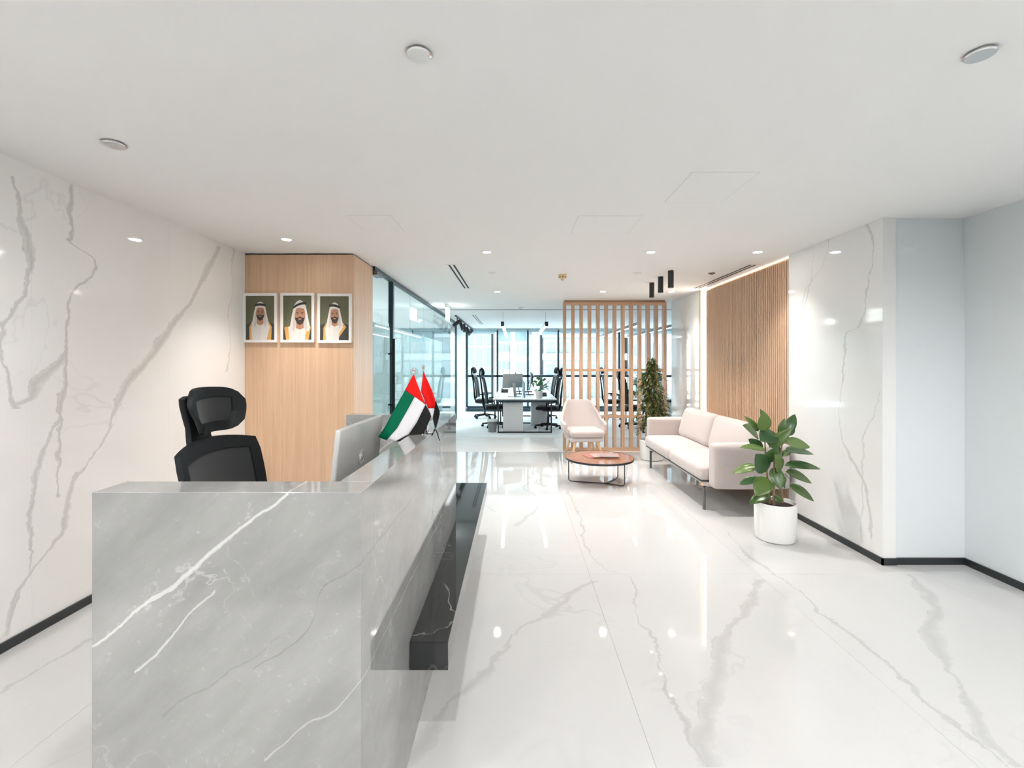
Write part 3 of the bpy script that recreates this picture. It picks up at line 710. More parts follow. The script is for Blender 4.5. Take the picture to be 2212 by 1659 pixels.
# ------------------------------------------------------------------ table flags
FY = 2.2
def P(x, y, d=0.0): return Vector(onY(x, y, FY+d))
cols = [plain('flag_red', (.60, .010, .008), .7, spec=.1, var=.05), plain('flag_green', (.0, .105, .05), .7, spec=.1, var=.05), plain('flag_white', (.58, .57, .59), .7, spec=.1, var=.03), plain('flag_black', (.014, .014, .014), .7, spec=.1, var=.1)]
fs_ = thing('flag_stand', 'small metal flag base on the reception desk', 'flag stand', P(922, 937)+Vector((0,0,0)))
fb = P(922, 937); fbz = DZ+.0005
MB().lathe([(.0,0),(.034,0),(.034,.006),(.012,.012),(.012,.05),(.008,.052)], (fb.x, FY, fbz), 24).build('base', M['chrome'], fs_, smooth=35)
fs_.location = (fb.x, FY, fbz); fs_.children[0].location = (0, 0, 0)
def sheet(mb, lines, mi, wave):
    """lines: two polylines (equal count) of pixel points; cloth between them"""
    A, B = lines; n = len(A); m = 6; rows = []
    for i in range(n):
        row = []
        for j in range(m+1):
            t_ = j/m; x = A[i][0]*(1-t_)+B[i][0]*t_; y = A[i][1]*(1-t_)+B[i][1]*t_
            row.append(P(x, y, wave(x, y)))
        rows.append(row)
    vs = [q for r in rows for q in r]; k = m+1
    mb.add(vs, [(i*k+j, i*k+j+1, (i+1)*k+j+1, (i+1)*k+j) for i in range(n-1) for j in range(m)], mi)
def dens(pl, n=14):
    out = []
    seg = [math.dist(pl[i], pl[i+1]) for i in range(len(pl)-1)]; T = sum(seg)
    for k in range(n):
        s = T*k/(n-1); i = 0
        while i < len(seg)-1 and s > seg[i]: s -= seg[i]; i += 1
        t_ = min(1, s/max(seg[i], 1e-6)); out.append((pl[i][0]*(1-t_)+pl[i+1][0]*t_, pl[i][1]*(1-t_)+pl[i+1][1]*t_))
    return out
def flag(label, top, foot, sheets, d0, wave):
    f = thing('table_flag', label, 'flag', (fb.x, FY, fbz+.02), 'small flags on the reception desk')
    a, b = P(*foot, d0), P(*top, d0)
    MB().tube([a, b], .0028, 8).build('pole', M['chrome'], f, smooth=40)
    MB().lathe([(.0,-.001),(.006,.001),(.006,.006),(.004,.008),(.008,.012),(.0095,.018),(.007,.024),(.002,.028),(0,.029)], tuple(b), 16).build('finial', M['chrome'], f, smooth=50)
    mb = MB()
    for A, B, mi in sheets: sheet(mb, (dens(A), dens(B)), mi, lambda x, y: d0-.016+wave(x, y))
    o = mb.build('flag_cloth', cols, f, smooth=60)
    sd = o.modifiers.new('thickness', 'SOLIDIFY'); sd.thickness = .0012; sd.offset = 0
    return f
wv = lambda x, y: -.012-.014*math.sin((x+.7*y)/17.0)-.02*max(0, (y-880)/70)
flag('table flag with red, green, white and black bands draped toward the monitor', (893.5, 806), (921, 934),
     [([(893,808),(875,843)], [(893.5,808),(919,874)], 0),
      ([(875,843),(846,895),(830,925),(817,944)], [(896,857),(878,890),(858,925),(835,951)], 1),
      ([(896,857),(878,890),(858,925),(835,951)], [(919,874),(900,913),(883,938),(854,953.5)], 2),
      ([(919,874),(900,913),(883,938),(854,953.5)], [(919.5,874),(932,898),(918,932),(895,951)], 3)], -.01, wv)
wv2 = lambda x, y: .012*math.sin((x-.3*y)/7.0)
flag('second table flag, folded, with a broad red band and black lower edge', (914.5, 801), (923, 934),
     [([(914,803),(909.5,846),(918,866),(925,882)], [(915,803),(934,845),(941,866),(939,882)], 0),
      ([(925,882),(930,893),(934,905)], [(939,882),(938,893),(935,906)], 2),
      ([(941,866),(937,890),(934,902),(940,926)], [(941.5,866),(950.5,891),(946,912),(941,928)], 3),
      ([(938,926),(925,954)], [(941,928),(926.5,955)], 3), ([(940,926),(949,952)], [(943,929),(951,953)], 3)], .02, wv2)

# ------------------------------------------------------------------ office chairs (facing +X)
def office_chair(label):
    r = thing('office_chair', label, 'office chair', (0,0,0), 'black mesh office chairs')
    bs = MB().lathe([(.0,.075),(.045,.075),(.05,.10),(.04,.13),(.0,.13)], n=18)
    for k in range(5):
        a = 2*PI*k/5+.3; d = Vector((math.cos(a), math.sin(a), 0)); n = Vector((-d.y, d.x, 0))
        p0 = d*.03+Vector((0,0,.075)); p1 = d*.31+Vector((0,0,.06))
        vs = []
        for p, w_, h_ in ((p0, .032, .05), (p1, .018, .026)):
            vs += [p-n*w_, p+n*w_, p+n*w_*.7+Vector((0,0,h_)), p-n*w_*.7+Vector((0,0,h_))]
        bs.add(vs, [(0,1,2,3)[::-1],(4,5,6,7),(0,4,5,1),(1,5,6,2),(2,6,7,3),(3,7,4,0)])
    base = bs.build('star_base', M['black_mat'], r, smooth=35)
    for k in range(5):
        a = 2*PI*k/5+.3; d = Vector((math.cos(a), math.sin(a), 0)); c = d*.30+Vector((0,0,.03)); n = Vector((-d.y, d.x, 0))
        MB().tube([c-n*.026, c-n*.006], .029, 12).tube([c+n*.006, c+n*.026], .029, 12).tube([c, c+Vector((0,0,.05))], .008, 6).build('caster', M['black_mat'], base, smooth=40)
    MB().tube([(0,0,.12),(0,0,.28)], .028, 12).tube([(0,0,.28),(0,0,.41)], .018, 12).build('gas_lift', M['black'], r, smooth=40)
    MB().box(-.12, .12, -.09, .09, .40, .44).build('mechanism', M['black_mat'], r, .01)
    MB().pillow(-.24, .27, -.25, .25, .435, .515, .035, (.0,.0,.012), 10).build('seat', M['seat_black'], r, smooth=60)
    for s in (-1, 1):
        MB().tube([(.02, s*.20, .43), (.02, s*.285, .44), (.02, s*.29, .52), (.0, s*.29, .65)], .016, 8).build('arm_post', M['black_mat'], r, smooth=40)
        MB().pillow(-.12, .15, s*.29-.042, s*.29+.042, .65, .68, .012, n=6).build('armrest', M['black_mat'], r, smooth=50)
    # backrest
    def bp(u, v, d=0):
        hw = .222+.026*min(1, v*1.3)
        z = .56+.60*v+.036*(1-u*u)*v
        return Vector((-.225-.06*v-.025*v*v+.050*u*u+d+.012*math.sin(v*PI), u*hw, z))
    def grid(fn, us, vs): return [[fn(u, v) for u in us] for v in vs]
    def ringframe(fn, bu, bv, nu=16, nv=14, th=.022):
        us = [-1, -1+bu/2, -1+bu]+[-1+bu+(2-2*bu)*i/nu for i in range(1, nu)]+[1-bu, 1-bu/2, 1]
        vs = [0, bv]+[bv+(1-2*bv)*i/nv for i in range(1, nv)]+[1-bv, 1]
        fr, ms = MB(), MB()
        G = [[fn(u, v, 0) for u in us] for v in vs]; H = [[fn(u, v, -th) for u in us] for v in vs]
        nU, nV = len(us), len(vs)
        flat = [p for row in G for p in row]+[p for row in H for p in row]; off = nU*nV
        inner = lambda i, j: us[j] >= -1+bu-1e-6 and us[j+1] <= 1-bu+1e-6 and vs[i] >= bv-1e-6 and vs[i+1] <= 1-bv+1e-6
        fF, fM = [], []; cnt = {}
        for i in range(nV-1):
            for j in range(nU-1):
                q = (i*nU+j, i*nU+j+1, (i+1)*nU+j+1, (i+1)*nU+j)
                if inner(i, j): fM.append(q)
                else:
                    fF.append(q); fF.append(tuple(off+k for k in q)[::-1])
                    for a, b in zip(q, q[1:]+q[:1]):
                        e = (min(a, b), max(a, b))
                        if e in cnt: cnt[e] = None
                        else: cnt[e] = (a, b)
        for e in cnt.values():
            if e: a, b = e; fF.append((b, a, off+a, off+b))
        fr.add(flat, fF)
        G2 = [[fn(u, v, -th*.35) for u in us] for v in vs]; flat2 = [p for row in G2 for p in row]
        flat3 = [p+Vector((-.004, 0, 0)) for p in flat2]
        ms.add(flat2+flat3, fM+[tuple(off+k for k in q)[::-1] for q in fM])
        return fr, ms
    fr, ms = ringframe(lambda u, v, d: bp(u*(1-.045*max(0, (v-.93)/.07)), v, d), .20, .085)
    bf = fr.build('back_frame', M['black_mat'], r, smooth=45); ms.build('back_mesh', M['mesh'], r, smooth=60)
    # headrest: wide winged top that narrows into the neck
    def hp(u, v, d=0):
        hw = .128+.040*math.sin(min(1, v*1.1)*PI/2)
        k = max(.10, (1-abs(u)**4.5))**.5
        w_ = 2*v-1
        z = 1.305+w_*.092*(.22+.78*k)+.012*(1-u*u)-.006
        y = u*hw
        return Vector((-.305+.055*u*u-.020*v+d, y, z))
    fr, ms = ringframe(hp, .32, .22, 18, 12, .02)
    hf = fr.build('headrest', M['black_mat'], r, smooth=60); ms.build('headrest_mesh', M['mesh'], hf, smooth=60)
    # neck: tapered bracket from the frame top to the headrest
    vs = []; prof = [(1.13, -.345, .090), (1.165, -.355, .070), (1.20, -.366, .060), (1.24, -.364, .066), (1.28, -.362, .084), (1.33, -.358, .106), (1.362, -.350, .120), (1.372, -.344, .104)]
    for z, x, hw in prof: vs += [(x-.010, -hw, z), (x+.016, -hw, z), (x+.016, hw, z), (x-.010, hw, z)]
    fs = [(3,2,1,0), tuple(len(vs)-4+i for i in range(4))]
    for i in range(len(prof)-1):
        for j in range(4): fs.append((i*4+j, i*4+(j+1) % 4, (i+1)*4+(j+1) % 4, (i+1)*4+j))
    MB().add(vs, fs).build('neck_bracket', M['black_mat'], r, .005, 2, 60)
    MB().tube([(-.10,0,.42),(-.24,0,.43),(-.28,0,.55),(-.30,0,.80),(-.325,0,1.0),(-.345,0,1.15)], [.03,.03,.026,.02,.018,.018], 10).build('spine', M['black_mat'], r, smooth=50)
    return r
ch = office_chair('black mesh office chair with headrest behind the reception desk')
ch.location = (-.945, 1.875, 0)
spots = [((-.50,10.75), .15, 'black mesh office chair at the first desk island, nearest the waste bin'), ((-.86,12.5), -.1, 'black mesh office chair at the first desk island, close to the windows'),
         ((.74,10.5), PI-.15, 'black mesh office chair at the first desk island, beside the slat screen edge'), ((.80,12.4), PI+.1, 'black mesh office chair at the first desk island, far one on the screen side'),
         ((2.72,10.6), .1, 'black mesh office chair behind the slat screen, near side of the second island'), ((2.62,12.3), -.1, 'black mesh office chair behind the slat screen, far side of the second island'),
         ((4.05,10.7), PI, 'black mesh office chair just past the right edge of the slat screen')]
for (x, y), a, lb in spots:
    c = copy_tree(ch); c.location = (x, y, .002); c.rotation_euler = (0, 0, a); c['label'] = lb

# ------------------------------------------------------------------ desk islands in the office
def island(x0, x1, y0, y1, label, ped=True):
    r = thing('desk_island', label, 'desk', ((x0+x1)/2, y0, 0), 'office desk islands')
    xm = (x0+x1)/2; ym = (y0+y1)/2
    for (a, b) in ((x0, xm-.01), (xm+.01, x1)):
        for (c, d) in ((y0, ym-.002), (ym+.002, y1)): box('desktop', a, b, c, d, .715, .74, M['desk_white'], r, .002)
    box('cable_beam', x0+.08, x1-.08, y0+.06, y0+.10, .66, .714, M['frame'], r)
    for y in (y0+.09, ym, y1-.09):
        t_ = .014
        MB().box(x0+.10, x0+.10+2*t_, y-t_, y+t_, .0035, .714).box(x1-.10-2*t_, x1-.10, y-t_, y+t_, .0035, .714).box(x0+.10, x1-.10, y-t_, y+t_, .0035, .0035+2*t_).box(x0+.10, x1-.10, y-t_, y+t_, .69, .714).build('leg_frame', M['black'], r)
    return r
island(-.50, .87, 9.72, 12.95, 'white desk island in the open office, left of the slat screen')
island(2.62, 4.0, 9.72, 12.95, 'white desk island behind the slat screen and ficus')
def pedestal(x0, x1, y0, y1, label):
    r = thing('pedestal', label, 'cabinet', ((x0+x1)/2, y0, 0), 'white desk pedestals')
    box('body', x0, x1, y0+.02, y1, .004, .61, M['desk_white'], r, .003)
    box('side_sheet', x0, x1, y0, y0+.018, .006, .61, M['desk_white'], r, .003)
    box('lid', x0, x1, y0, y1, .612, .632, M['desk_white'], r, .002)
pedestal(-.285, .15, 9.84, 10.26, 'white pedestal cabinet under the front end of the desk island')
pedestal(.36, .78, 10.9, 11.4, 'white pedestal cabinet further back under the desk island, beyond the black chair') 
pedestal(3.05, 3.50, 9.84, 10.3, 'white pedestal cabinet under the desk island behind the ficus')
for (x, lb) in ((.185, 'blue grey divider along the first desk island'), (3.31, 'blue grey divider along the second desk island')):
    o = thing('desk_divider', lb, 'divider', (x, 11.3, .74), 'desk dividers')
    box('divider_panel', x-.009, x+.009, 10.0, 12.7, .7405, 1.08, M['blue_screen'], o, .004)
    box('top_trim', x-.011, x+.011, 10.0, 12.7, 1.08, 1.09, M['white_pl'], o)
    for y in (10.4, 12.3): box('clamp', x-.02, x+.02, y-.03, y+.03, .7405, .80, M['grey_metal'], o)
mon = [((-.08,10.45,.7405), -1.05, 'silver', 'silver backed monitor at the front end of the first desk island'), ((-.03,11.3,.7405), .06, 'black_mat', 'black monitor facing the partition side, middle of the first desk island'),
       ((-.03,12.3,.7405), .0, 'black_mat', 'black monitor facing the partition side, far end of the first desk island'), ((.41,11.0,.7405), PI-.1, 'black_mat', 'black monitor facing the screen side, middle of the first desk island'),
       ((.41,12.2,.7405), PI+.05, 'black_mat', 'black monitor facing the screen side, far end of the first desk island'),
       ((3.02,10.55,.7405), .4, 'black_mat', 'black monitor behind the slat screen on the second desk island'), ((3.05,11.8,.7405), .2, 'black_mat', 'black monitor far back on the second desk island'), ((3.53,11.0,.7405), PI, 'black_mat', 'black monitor on the far side of the second desk island')]
for loc, a, mt, lb in mon: monitor('office_monitor', lb, loc, a, .52, .32, .2, .06, M[mt], group='office monitors')
# telephone, keyboard, papers
for i, (x, y) in enumerate(((.62, 10.6), (-.3, 11.9), (2.84, 11.2))):
    lb = ('desk phone on the first desk island near the black chair', 'desk phone on the first desk island by the partition side', 'desk phone on the second desk island')[i]
    r = thing('desk_phone', lb, 'telephone', (x, y, .7405), 'office desk phones')
    MB().add([(x-.09,y-.09,.7405),(x+.09,y-.09,.7405),(x+.09,y+.09,.7405),(x-.09,y+.09,.7405),(x-.09,y-.09,.755),(x+.09,y-.09,.755),(x+.09,y+.09,.82),(x-.09,y+.09,.82)], [(0,3,2,1),(4,5,6,7),(0,1,5,4),(1,2,6,5),(2,3,7,6),(3,0,4,7)]).build('body', M['black_mat'], r, .004)
    MB().tube([(x-.07, y-.08, .775), (x-.07, y+.08, .835)], .018, 8).build('handset', M['black_mat'], r, smooth=40)
# waste bin
wb_ = thing('waste_bin', 'grey mesh waste bin with liner beside the desk island end', 'bin', (-.52, 9.95, .002))
MB().lathe([(.0,.0),(.085,.0),(.112,.26),(.106,.26),(.08,.006),(0,.006)], (-.52, 9.95, .003), 28).build('bucket', plain('bin_grey', (.22, .23, .25), .5), wb_, smooth=35)
MB().lathe([(.102,.20),(.108,.275),(.118,.272),(.120,.235),(.113,.232),(.112,.262),(.105,.262)], (-.52, 9.95, .003), 28).build('liner', M['white_pl'], wb_, smooth=40)
def desk_plant(x, y, z, s, label, group=None):
    r = thing('desk_plant', label, 'potted plant', (x, y, z), group)
    MB().lathe([(0,0),(.055*s,0),(.072*s,.13*s),(.066*s,.13*s),(.064*s,.115*s)], (x, y, z), 24).build('pot', M['pot'], r, smooth=35)
    MB().lathe([(.064*s,.112*s),(0,.118*s)], (x, y, z), 20).build('soil', M['soil'], r)
    rr = random.Random(int(x*100)); mb = MB()
    for k in range(46):
        a = rr.random()*2*PI; el = .35+rr.random()*1.0; L = (.10+rr.random()*.14)*s
        d = Vector((math.cos(a)*math.cos(el), math.sin(a)*math.cos(el), math.sin(el)))
        b0 = Vector((x, y, z+.12*s)); tip = b0+d*L
        mb.tube([b0, tip], .0018*s, 4)
        sd = d.cross(Vector((0,0,1))).normalized(); dd = (d+Vector((0,0,-.9))*rr.random()).normalized(); l2 = .10*s; w2 = .042*s
        n_ = sd.cross(dd).normalized()*.006
        mb.add([tip, tip+dd*l2*.45+sd*w2, tip+dd*l2, tip+dd*l2*.45-sd*w2, tip+dd*l2*.5-n_], [(0,4,1),(1,4,2),(2,4,3),(3,4,0)])
    tag(mb.build('foliage', M['herb'], r), kind='stuff')
desk_plant(.50, 9.96, .7405, 1.2, 'small leafy plant in a white pot on the first desk island')
desk_plant(2.86, 9.95, .7405, 1.5, 'taller leafy plant in a white pot on the second desk island')

# ------------------------------------------------------------------ oak slat screen
SY = 7.80; sx0, sx1 = (1217-VX)*SY/F, (1440-VX)*SY/F
sc = thing('slat_screen', 'floor to ceiling oak slat screen behind the armchair', 'screen', ((sx0+sx1)/2, SY, 0))
SW, SD, ZT = .050, .11, 2.555
box('top_rail', sx0, sx1, SY, SY+SD, ZT-.05, ZT, M['oak_x'], sc, .001)
box('bottom_rail', sx0, sx1, SY, SY+SD, 0, .05, M['oak_x'], sc, .001)
p12 = (sx1-sx0-SW)/12
st = MB().box(sx0, sx0+SW, SY, SY+SD, .0505, ZT-.0505).build('slat', M['oak_slat'], sc, .001)
for i in range(1, 13): share(st, sc, (i*p12, 0, 0))
for zz in (1.385, .585):
    rl0 = None
    for i in range(12):
        if rl0 is None: rl0 = MB().box(sx0+SW+.0004, sx0+p12-.0004, SY+.012, SY+SD-.012, zz-.022, zz+.022).build('cross_rail', M['oak_x'], sc)
        else: share(rl0, sc, (i*p12, 0, 0))
box('ceiling_fixing', sx0+.02, sx1-.02, SY+.03, SY+.08, ZT, CEIL, M['oak_x'], sc)

# ------------------------------------------------------------------ portraits
cl_bg = plain('portrait_olive', (.115, .115, .062), .5, var=.3, scale=4)
PM = [plain('portrait_frame_white', (.82, .80, .78), .4), cl_bg, plain('portrait_white_cloth', (.70, .66, .62), .5, var=.04), plain('portrait_skin', (.42, .21, .12), .5, var=.15, scale=30), plain('portrait_dark_hair', (.045, .032, .026), .5), plain('portrait_black_cord', (.03, .028, .026), .5), plain('portrait_gold', (.68, .36, .09), .5, var=.1), plain('portrait_black_cloak', (.04, .042, .04), .5), plain('portrait_shade_cloth', (.56, .51, .46), .5)]
def portrait(x0, x1, y0, y1, k, label):
    a, b = onY(x0, y1, 4.48), onY(x1, y0, 4.48)
    X0_, X1_, Z0, Z1 = a[0], b[0], a[2], b[2]
    r = thing('framed_portrait', label, 'picture', ((X0_+X1_)/2, 4.47, Z0), 'portraits on the oak wall')
    bw = .0255; yf, yb = 4.452, 4.4795
    MB().box(X0_, X1_, yf, yb, Z0, Z0+bw).box(X0_, X1_, yf, yb, Z1-bw, Z1).box(X0_, X0_+bw, yf, yb, Z0+bw, Z1-bw).box(X1_-bw, X1_, yf, yb, Z0+bw, Z1-bw).build('frame', PM[0], r, .001)
    ix0, ix1, iz0, iz1 = X0_+bw, X1_-bw, Z0+bw, Z1-bw
    mb = MB(); mb.box(ix0, ix1, yf+.010, yb, iz0, iz1, 1)
    lay = [0]
    def pg(pts, mi):
        lay[0] += 1; yy = yf+.010-.00012*lay[0]
        mb.poly([(ix0+max(0, min(1, u))*(ix1-ix0), iz1-max(0, min(1, v))*(iz1-iz0)) for u, v in pts], yy, mi)
    def ell(cu, cv, ru, rv, mi, n=24, a0=0, a1=2*PI): pg([(cu+ru*math.cos(a0+(a1-a0)*i/n), cv+rv*math.sin(a0+(a1-a0)*i/n)) for i in range(n)], mi)
    # head centre (cu, cv), face half width fw, height fh, cloak style
    cu, cv, fw, fh, lean = [(.50,.385,.165,.165,0.0), (.58,.43,.205,.215,.03), (.50,.42,.165,.185,.0)][k]
    sh = [.60, .70, .62][k]
    if k != 1: pg([(0,1),(0,.66),(.14,sh),(.86 if k == 0 else .82,sh),(1,.66),(1,1)], 7)
    else: pg([(0,1),(0,.72),(1,.70),(1,1)], 7)
    pg([(.10 if k else .13,1),(.03 if k == 1 else .11,.72),(.20,sh-.01),(.80,sh-.01),(.97 if k == 1 else .90,.70),(.88 if k != 2 else .58,1)], 6)
    pg([(.22 if k != 2 else .2,1),(.17,.72),(.30,sh-.03),(.70,sh-.03),(.84 if k != 2 else .80,.70),(.72 if k != 2 else .50,1)], 2)
    # head cloth falling to the shoulders
    pg([(cu-fw*1.05,cv-fh*.85),(cu-fw*1.35,cv),(cu-fw*1.75,sh+.04),(cu-fw*1.5,sh+.16),(cu-fw*.75,sh+.12),(cu+fw*.75,sh+.10),(cu+fw*1.5,sh+.10),(cu+fw*1.75,sh+.02),(cu+fw*1.3,cv),(cu+fw*1.05,cv-fh*.85),(cu+fw*.6,cv-fh*1.35),(cu,cv-fh*1.55),(cu-fw*.6,cv-fh*1.35)], 2)
    pg([(cu-fw*.95,cv-fh*.2),(cu-fw*1.3,sh+.05),(cu-fw*1.1,sh+.12),(cu-fw*.7,sh),(cu-fw*.75,cv)], 8)
    pg([(cu+fw*.95,cv-fh*.2),(cu+fw*1.35,sh+.03),(cu+fw*1.0,sh+.12),(cu+fw*.7,sh),(cu+fw*.75,cv)], 8)
    pg([(cu-fw*.62,cv+fh*.5),(cu-fw*.66,sh+.035),(cu,sh+.075),(cu+fw*.66,sh+.035),(cu+fw*.62,cv+fh*.5)], 3)   # neck
    pg([(cu-fw*.9,sh+.05),(cu-fw*.5,sh+.045),(cu,sh+.07),(cu+fw*.5,sh+.045),(cu+fw*.9,sh+.05),(cu+fw*.9,1),(cu-fw*.9,1)], 2 if k != 2 else 2)
    pg([(cu-.006,sh+.075),(cu+.006,sh+.075),(cu-.03,1),(cu-.042,1)], 8)
    ell(cu+lean*.3, cv, fw*.86, fh, 3)
    # beard, moustache, eyes, brows, nose
    pg([(cu-fw*.86,cv+fh*.05),(cu-fw*.72,cv+fh*.35),(cu-fw*.38,cv+fh*.30),(cu,cv+fh*.24),(cu+fw*.38,cv+fh*.30),(cu+fw*.72,cv+fh*.35),(cu+fw*.86,cv+fh*.05),(cu+fw*.80,cv+fh*.5),(cu+fw*.5,cv+fh*.92),(cu,cv+fh*1.10),(cu-fw*.5,cv+fh*.92),(cu-fw*.80,cv+fh*.5)], 4)
    pg([(cu-fw*.30,cv+fh*.42),(cu,cv+fh*.38),(cu+fw*.30,cv+fh*.42),(cu+fw*.2,cv+fh*.54),(cu,cv+fh*.57),(cu-fw*.2,cv+fh*.54)], 3)
    pg([(cu-fw*.24,cv+fh*.46),(cu+fw*.24,cv+fh*.46),(cu+fw*.2,cv+fh*.485),(cu-fw*.2,cv+fh*.485)], 4)
    for s in (-1, 1):
        pg([(cu+s*fw*.18,cv-fh*.16),(cu+s*fw*.62,cv-fh*.20),(cu+s*fw*.62,cv-fh*.27),(cu+s*fw*.2,cv-fh*.22)], 4)
        ell(cu+s*fw*.38, cv-fh*.07, fw*.15, fh*.045, 4, 12)
    pg([(cu-fw*.03,cv-fh*.1),(cu-fw*.16,cv+fh*.2),(cu+fw*.16,cv+fh*.2),(cu+fw*.06,cv+fh*.17)], 4 if False else 3)
    pg([(cu-fw*.15,cv+fh*.17),(cu+fw*.15,cv+fh*.17),(cu+fw*.1,cv+fh*.22),(cu-fw*.1,cv+fh*.22)], 4)
    # cloth over the brow and the black cord
    pg([(cu-fw*1.0,cv-fh*.25),(cu-fw*.7,cv-fh*.62),(cu,cv-fh*.72),(cu+fw*.7,cv-fh*.62),(cu+fw*1.0,cv-fh*.25),(cu+fw*1.05,cv-fh*.95),(cu,cv-fh*1.2),(cu-fw*1.05,cv-fh*.95)], 2)
    t0 = [0, .05, .03][k]; tl = [0, .05, -.02][k]
    arc = []
    for i in range(13): u = -1+2*i/12; arc.append((cu+u*fw*1.15, cv-fh*.82-fh*.16*(1-u*u)-u*tl))
    pg(arc+[(u, v-.055) for u, v in arc[::-1]], 5)
    o = mb.build('print', PM, r)
portrait(528, 601, 634, 740, 0, 'framed portrait of a bearded person in white headcloth, next to the marble wall')
portrait(608.5, 681, 633.5, 740, 1, 'middle framed portrait, person in white headcloth filling the frame')
portrait(688, 761, 635, 741, 2, 'framed portrait of a bearded person in cream headcloth and black cloak')

# ------------------------------------------------------------------ sofa (faces -X)
so = thing('sofa', 'two seat blush wool sofa on thin grey legs before the fluted oak wall', 'sofa', (2.27, 5.6, 0))
MB().pillow(1.93, 2.68, 4.60, 6.62, .245, .30, .02, n=8).build('base', M['pink'], so, smooth=60)
for (a, b) in ((4.605, 5.575), (5.585, 6.615)): MB().pillow(1.86, 2.62, a, b, .302, .462, .055, (.0, 0, .016), 14).build('seat_cushion', M['pink'], so, smooth=70)
box('shadow_strip', 1.88, 2.60, 4.62, 6.60, .298, .306, M['grey_metal'], so)  # dark strip drawn as the shadow line between base and cushions
for (a, b) in ((4.45, 4.595), (6.625, 6.77)): MB().pillow(1.935, 2.69, a, b, .262, .705, .038, (0, .004, .006), 12).build('arm', M['pink'], so, smooth=70)
MB().pillow(2.60, 2.70, 4.60, 6.62, .262, .74, .045, n=10).build('back', M['pink'], so, smooth=70)
for (a, b) in ((4.61, 5.60), (5.61, 6.605)):
    MB().pillow(2.375, 2.545, a, b, .43, .87, .075, (.03, 0, .0), 14, Matrix.Rotation(.26, 3, 'Y')).build('back_cushion', M['pink'], so, smooth=80)
for y in (4.67, 6.53):
    for x in (1.93, 2.60):
        MB().box(x-.012, x+.012, y-.014, y+.014, 0, .242).box(x-.012, x+.09 if x < 2.3 else x+.012, y-.014, y+.014, .228, .245).build('leg', M['grey_metal'], so, .002)

# ------------------------------------------------------------------ armchair
def armchair(cx, cy, rot, label):
    r = thing('armchair', label, 'armchair', (0,0,0))
    # local: faces -Y. bucket shell
    nu, nv = 28, 10; vs = []; 
    def shell(u, v):                   # u -1..1 around from one arm over the back to the other arm
        a = u*2.05; sb = math.copysign(abs(math.sin(a))**.72, math.sin(a)); cb = math.cos(a); cb = math.copysign(abs(cb)**.72, cb)
        bk = max(0, math.cos(a*.80))
        au = abs(u)
        if au < .33: top = .905
        elif au < .64: top = .905-(au-.33)/.31*.29
        else: top = .615-(au-.64)/.36*.05
        z = .335+(top-.335)*v
        wx = .255+.075*min(1, v*1.6)-.055*max(0, (z-.62)/.29)
        dy = .245+.04*v+.11*max(0, (z-.45)/.45)
        k = min(1, v*3)
        return Vector((sb*wx*(.90+.10*k), cb*dy if cb > 0 else cb*.27, z))
    for i in range(nv+1):
        for j in range(nu+1): vs.append(shell(-1+2*j/nu, i/nv))
    k = nu+1
    fs = [(i*k+j, i*k+j+1, (i+1)*k+j+1, (i+1)*k+j) for i in range(nv) for j in range(nu)]
    o = MB().add(vs, fs).build('shell', M['pink'], r, smooth=80)
    sd = o.modifiers.new('thickness', 'SOLIDIFY'); sd.thickness = .045; sd.offset = 0
    bv = o.modifiers.new('round', 'BEVEL'); bv.width = .014; bv.segments = 3; bv.limit_method = 'ANGLE'
    MB().pillow(-.255, .255, -.27, .235, .305, .375, .03, n=8).build('seat_base', M['pink'], r, smooth=60)
    MB().pillow(-.262, .262, -.30, .21, .378, .485, .045, (0, 0, .012), 12).build('seat_cushion', M['pink'], r, smooth=70)
    for sx in (-1, 1):
        for sy in (-1, 1):
            MB().tube([(sx*.17, sy*.17-.01, .31), (sx*.255, sy*.26-.01, 0)], [.022, .012], 12).build('leg', M['beech'], r, smooth=40)
    r.location = (cx, cy, 0); r.rotation_euler = (0, 0, rot); return r
armchair(1.055, 7.14, .10, 'blush fabric armchair with wooden legs before the slat screen')

# ------------------------------------------------------------------ coffee table with booklets
TX, TY, TR, TZ = 1.05, 5.74, .425, .32
ct = thing('coffee_table', 'round reddish wooden coffee table on a thin black wire frame', 'table', (TX, TY, 0))
MB().lathe([(0,TZ-.022),(TR-.0065,TZ-.022),(TR-.0065,TZ-.002),(0,TZ-.002)], (TX, TY, 0), 64).build('table_top', M['table'], ct)
MB().lathe([(TR-.0062,TZ-.024),(TR,TZ-.024),(TR,TZ),(TR-.0062,TZ),(TR-.0062,TZ-.024)], (TX, TY, 0), 64).build('rim', M['black'], ct, smooth=40)
for a in (PI*.97, .62, -.66):
    d = Vector((math.cos(a), math.sin(a), 0)); c = Vector((TX, TY-.05, 0)); R = .385 if a > 2 else .34
    e = Vector((TX, TY, 0))+d*R
    path = [Vector((TX+.06, TY-.08, .008))]
    path += [path[0].lerp(Vector((e.x, e.y, .008)), t_) for t_ in (.3, .6, .85)]
    path += [Vector((e.x, e.y, .008))-d*.02+Vector((0,0,.002)), Vector((e.x, e.y, .03)), Vector((e.x, e.y, TZ-.05)), Vector((e.x, e.y, TZ-.024))]
    MB().tube(path, .0065, 8).build('wire_leg', M['black'], ct, smooth=60)
bk_mats = [plain('booklet_cover_red', (.45, .13, .10), .35, var=.6, scale=30), plain('booklet_cover_rose', (.55, .30, .27), .35, var=.5, scale=25), plain('booklet_cover_grey', (.32, .22, .22), .35, var=.7, scale=40)]
M['paper'] = plain('booklet_paper', (.80, .78, .75), .7)
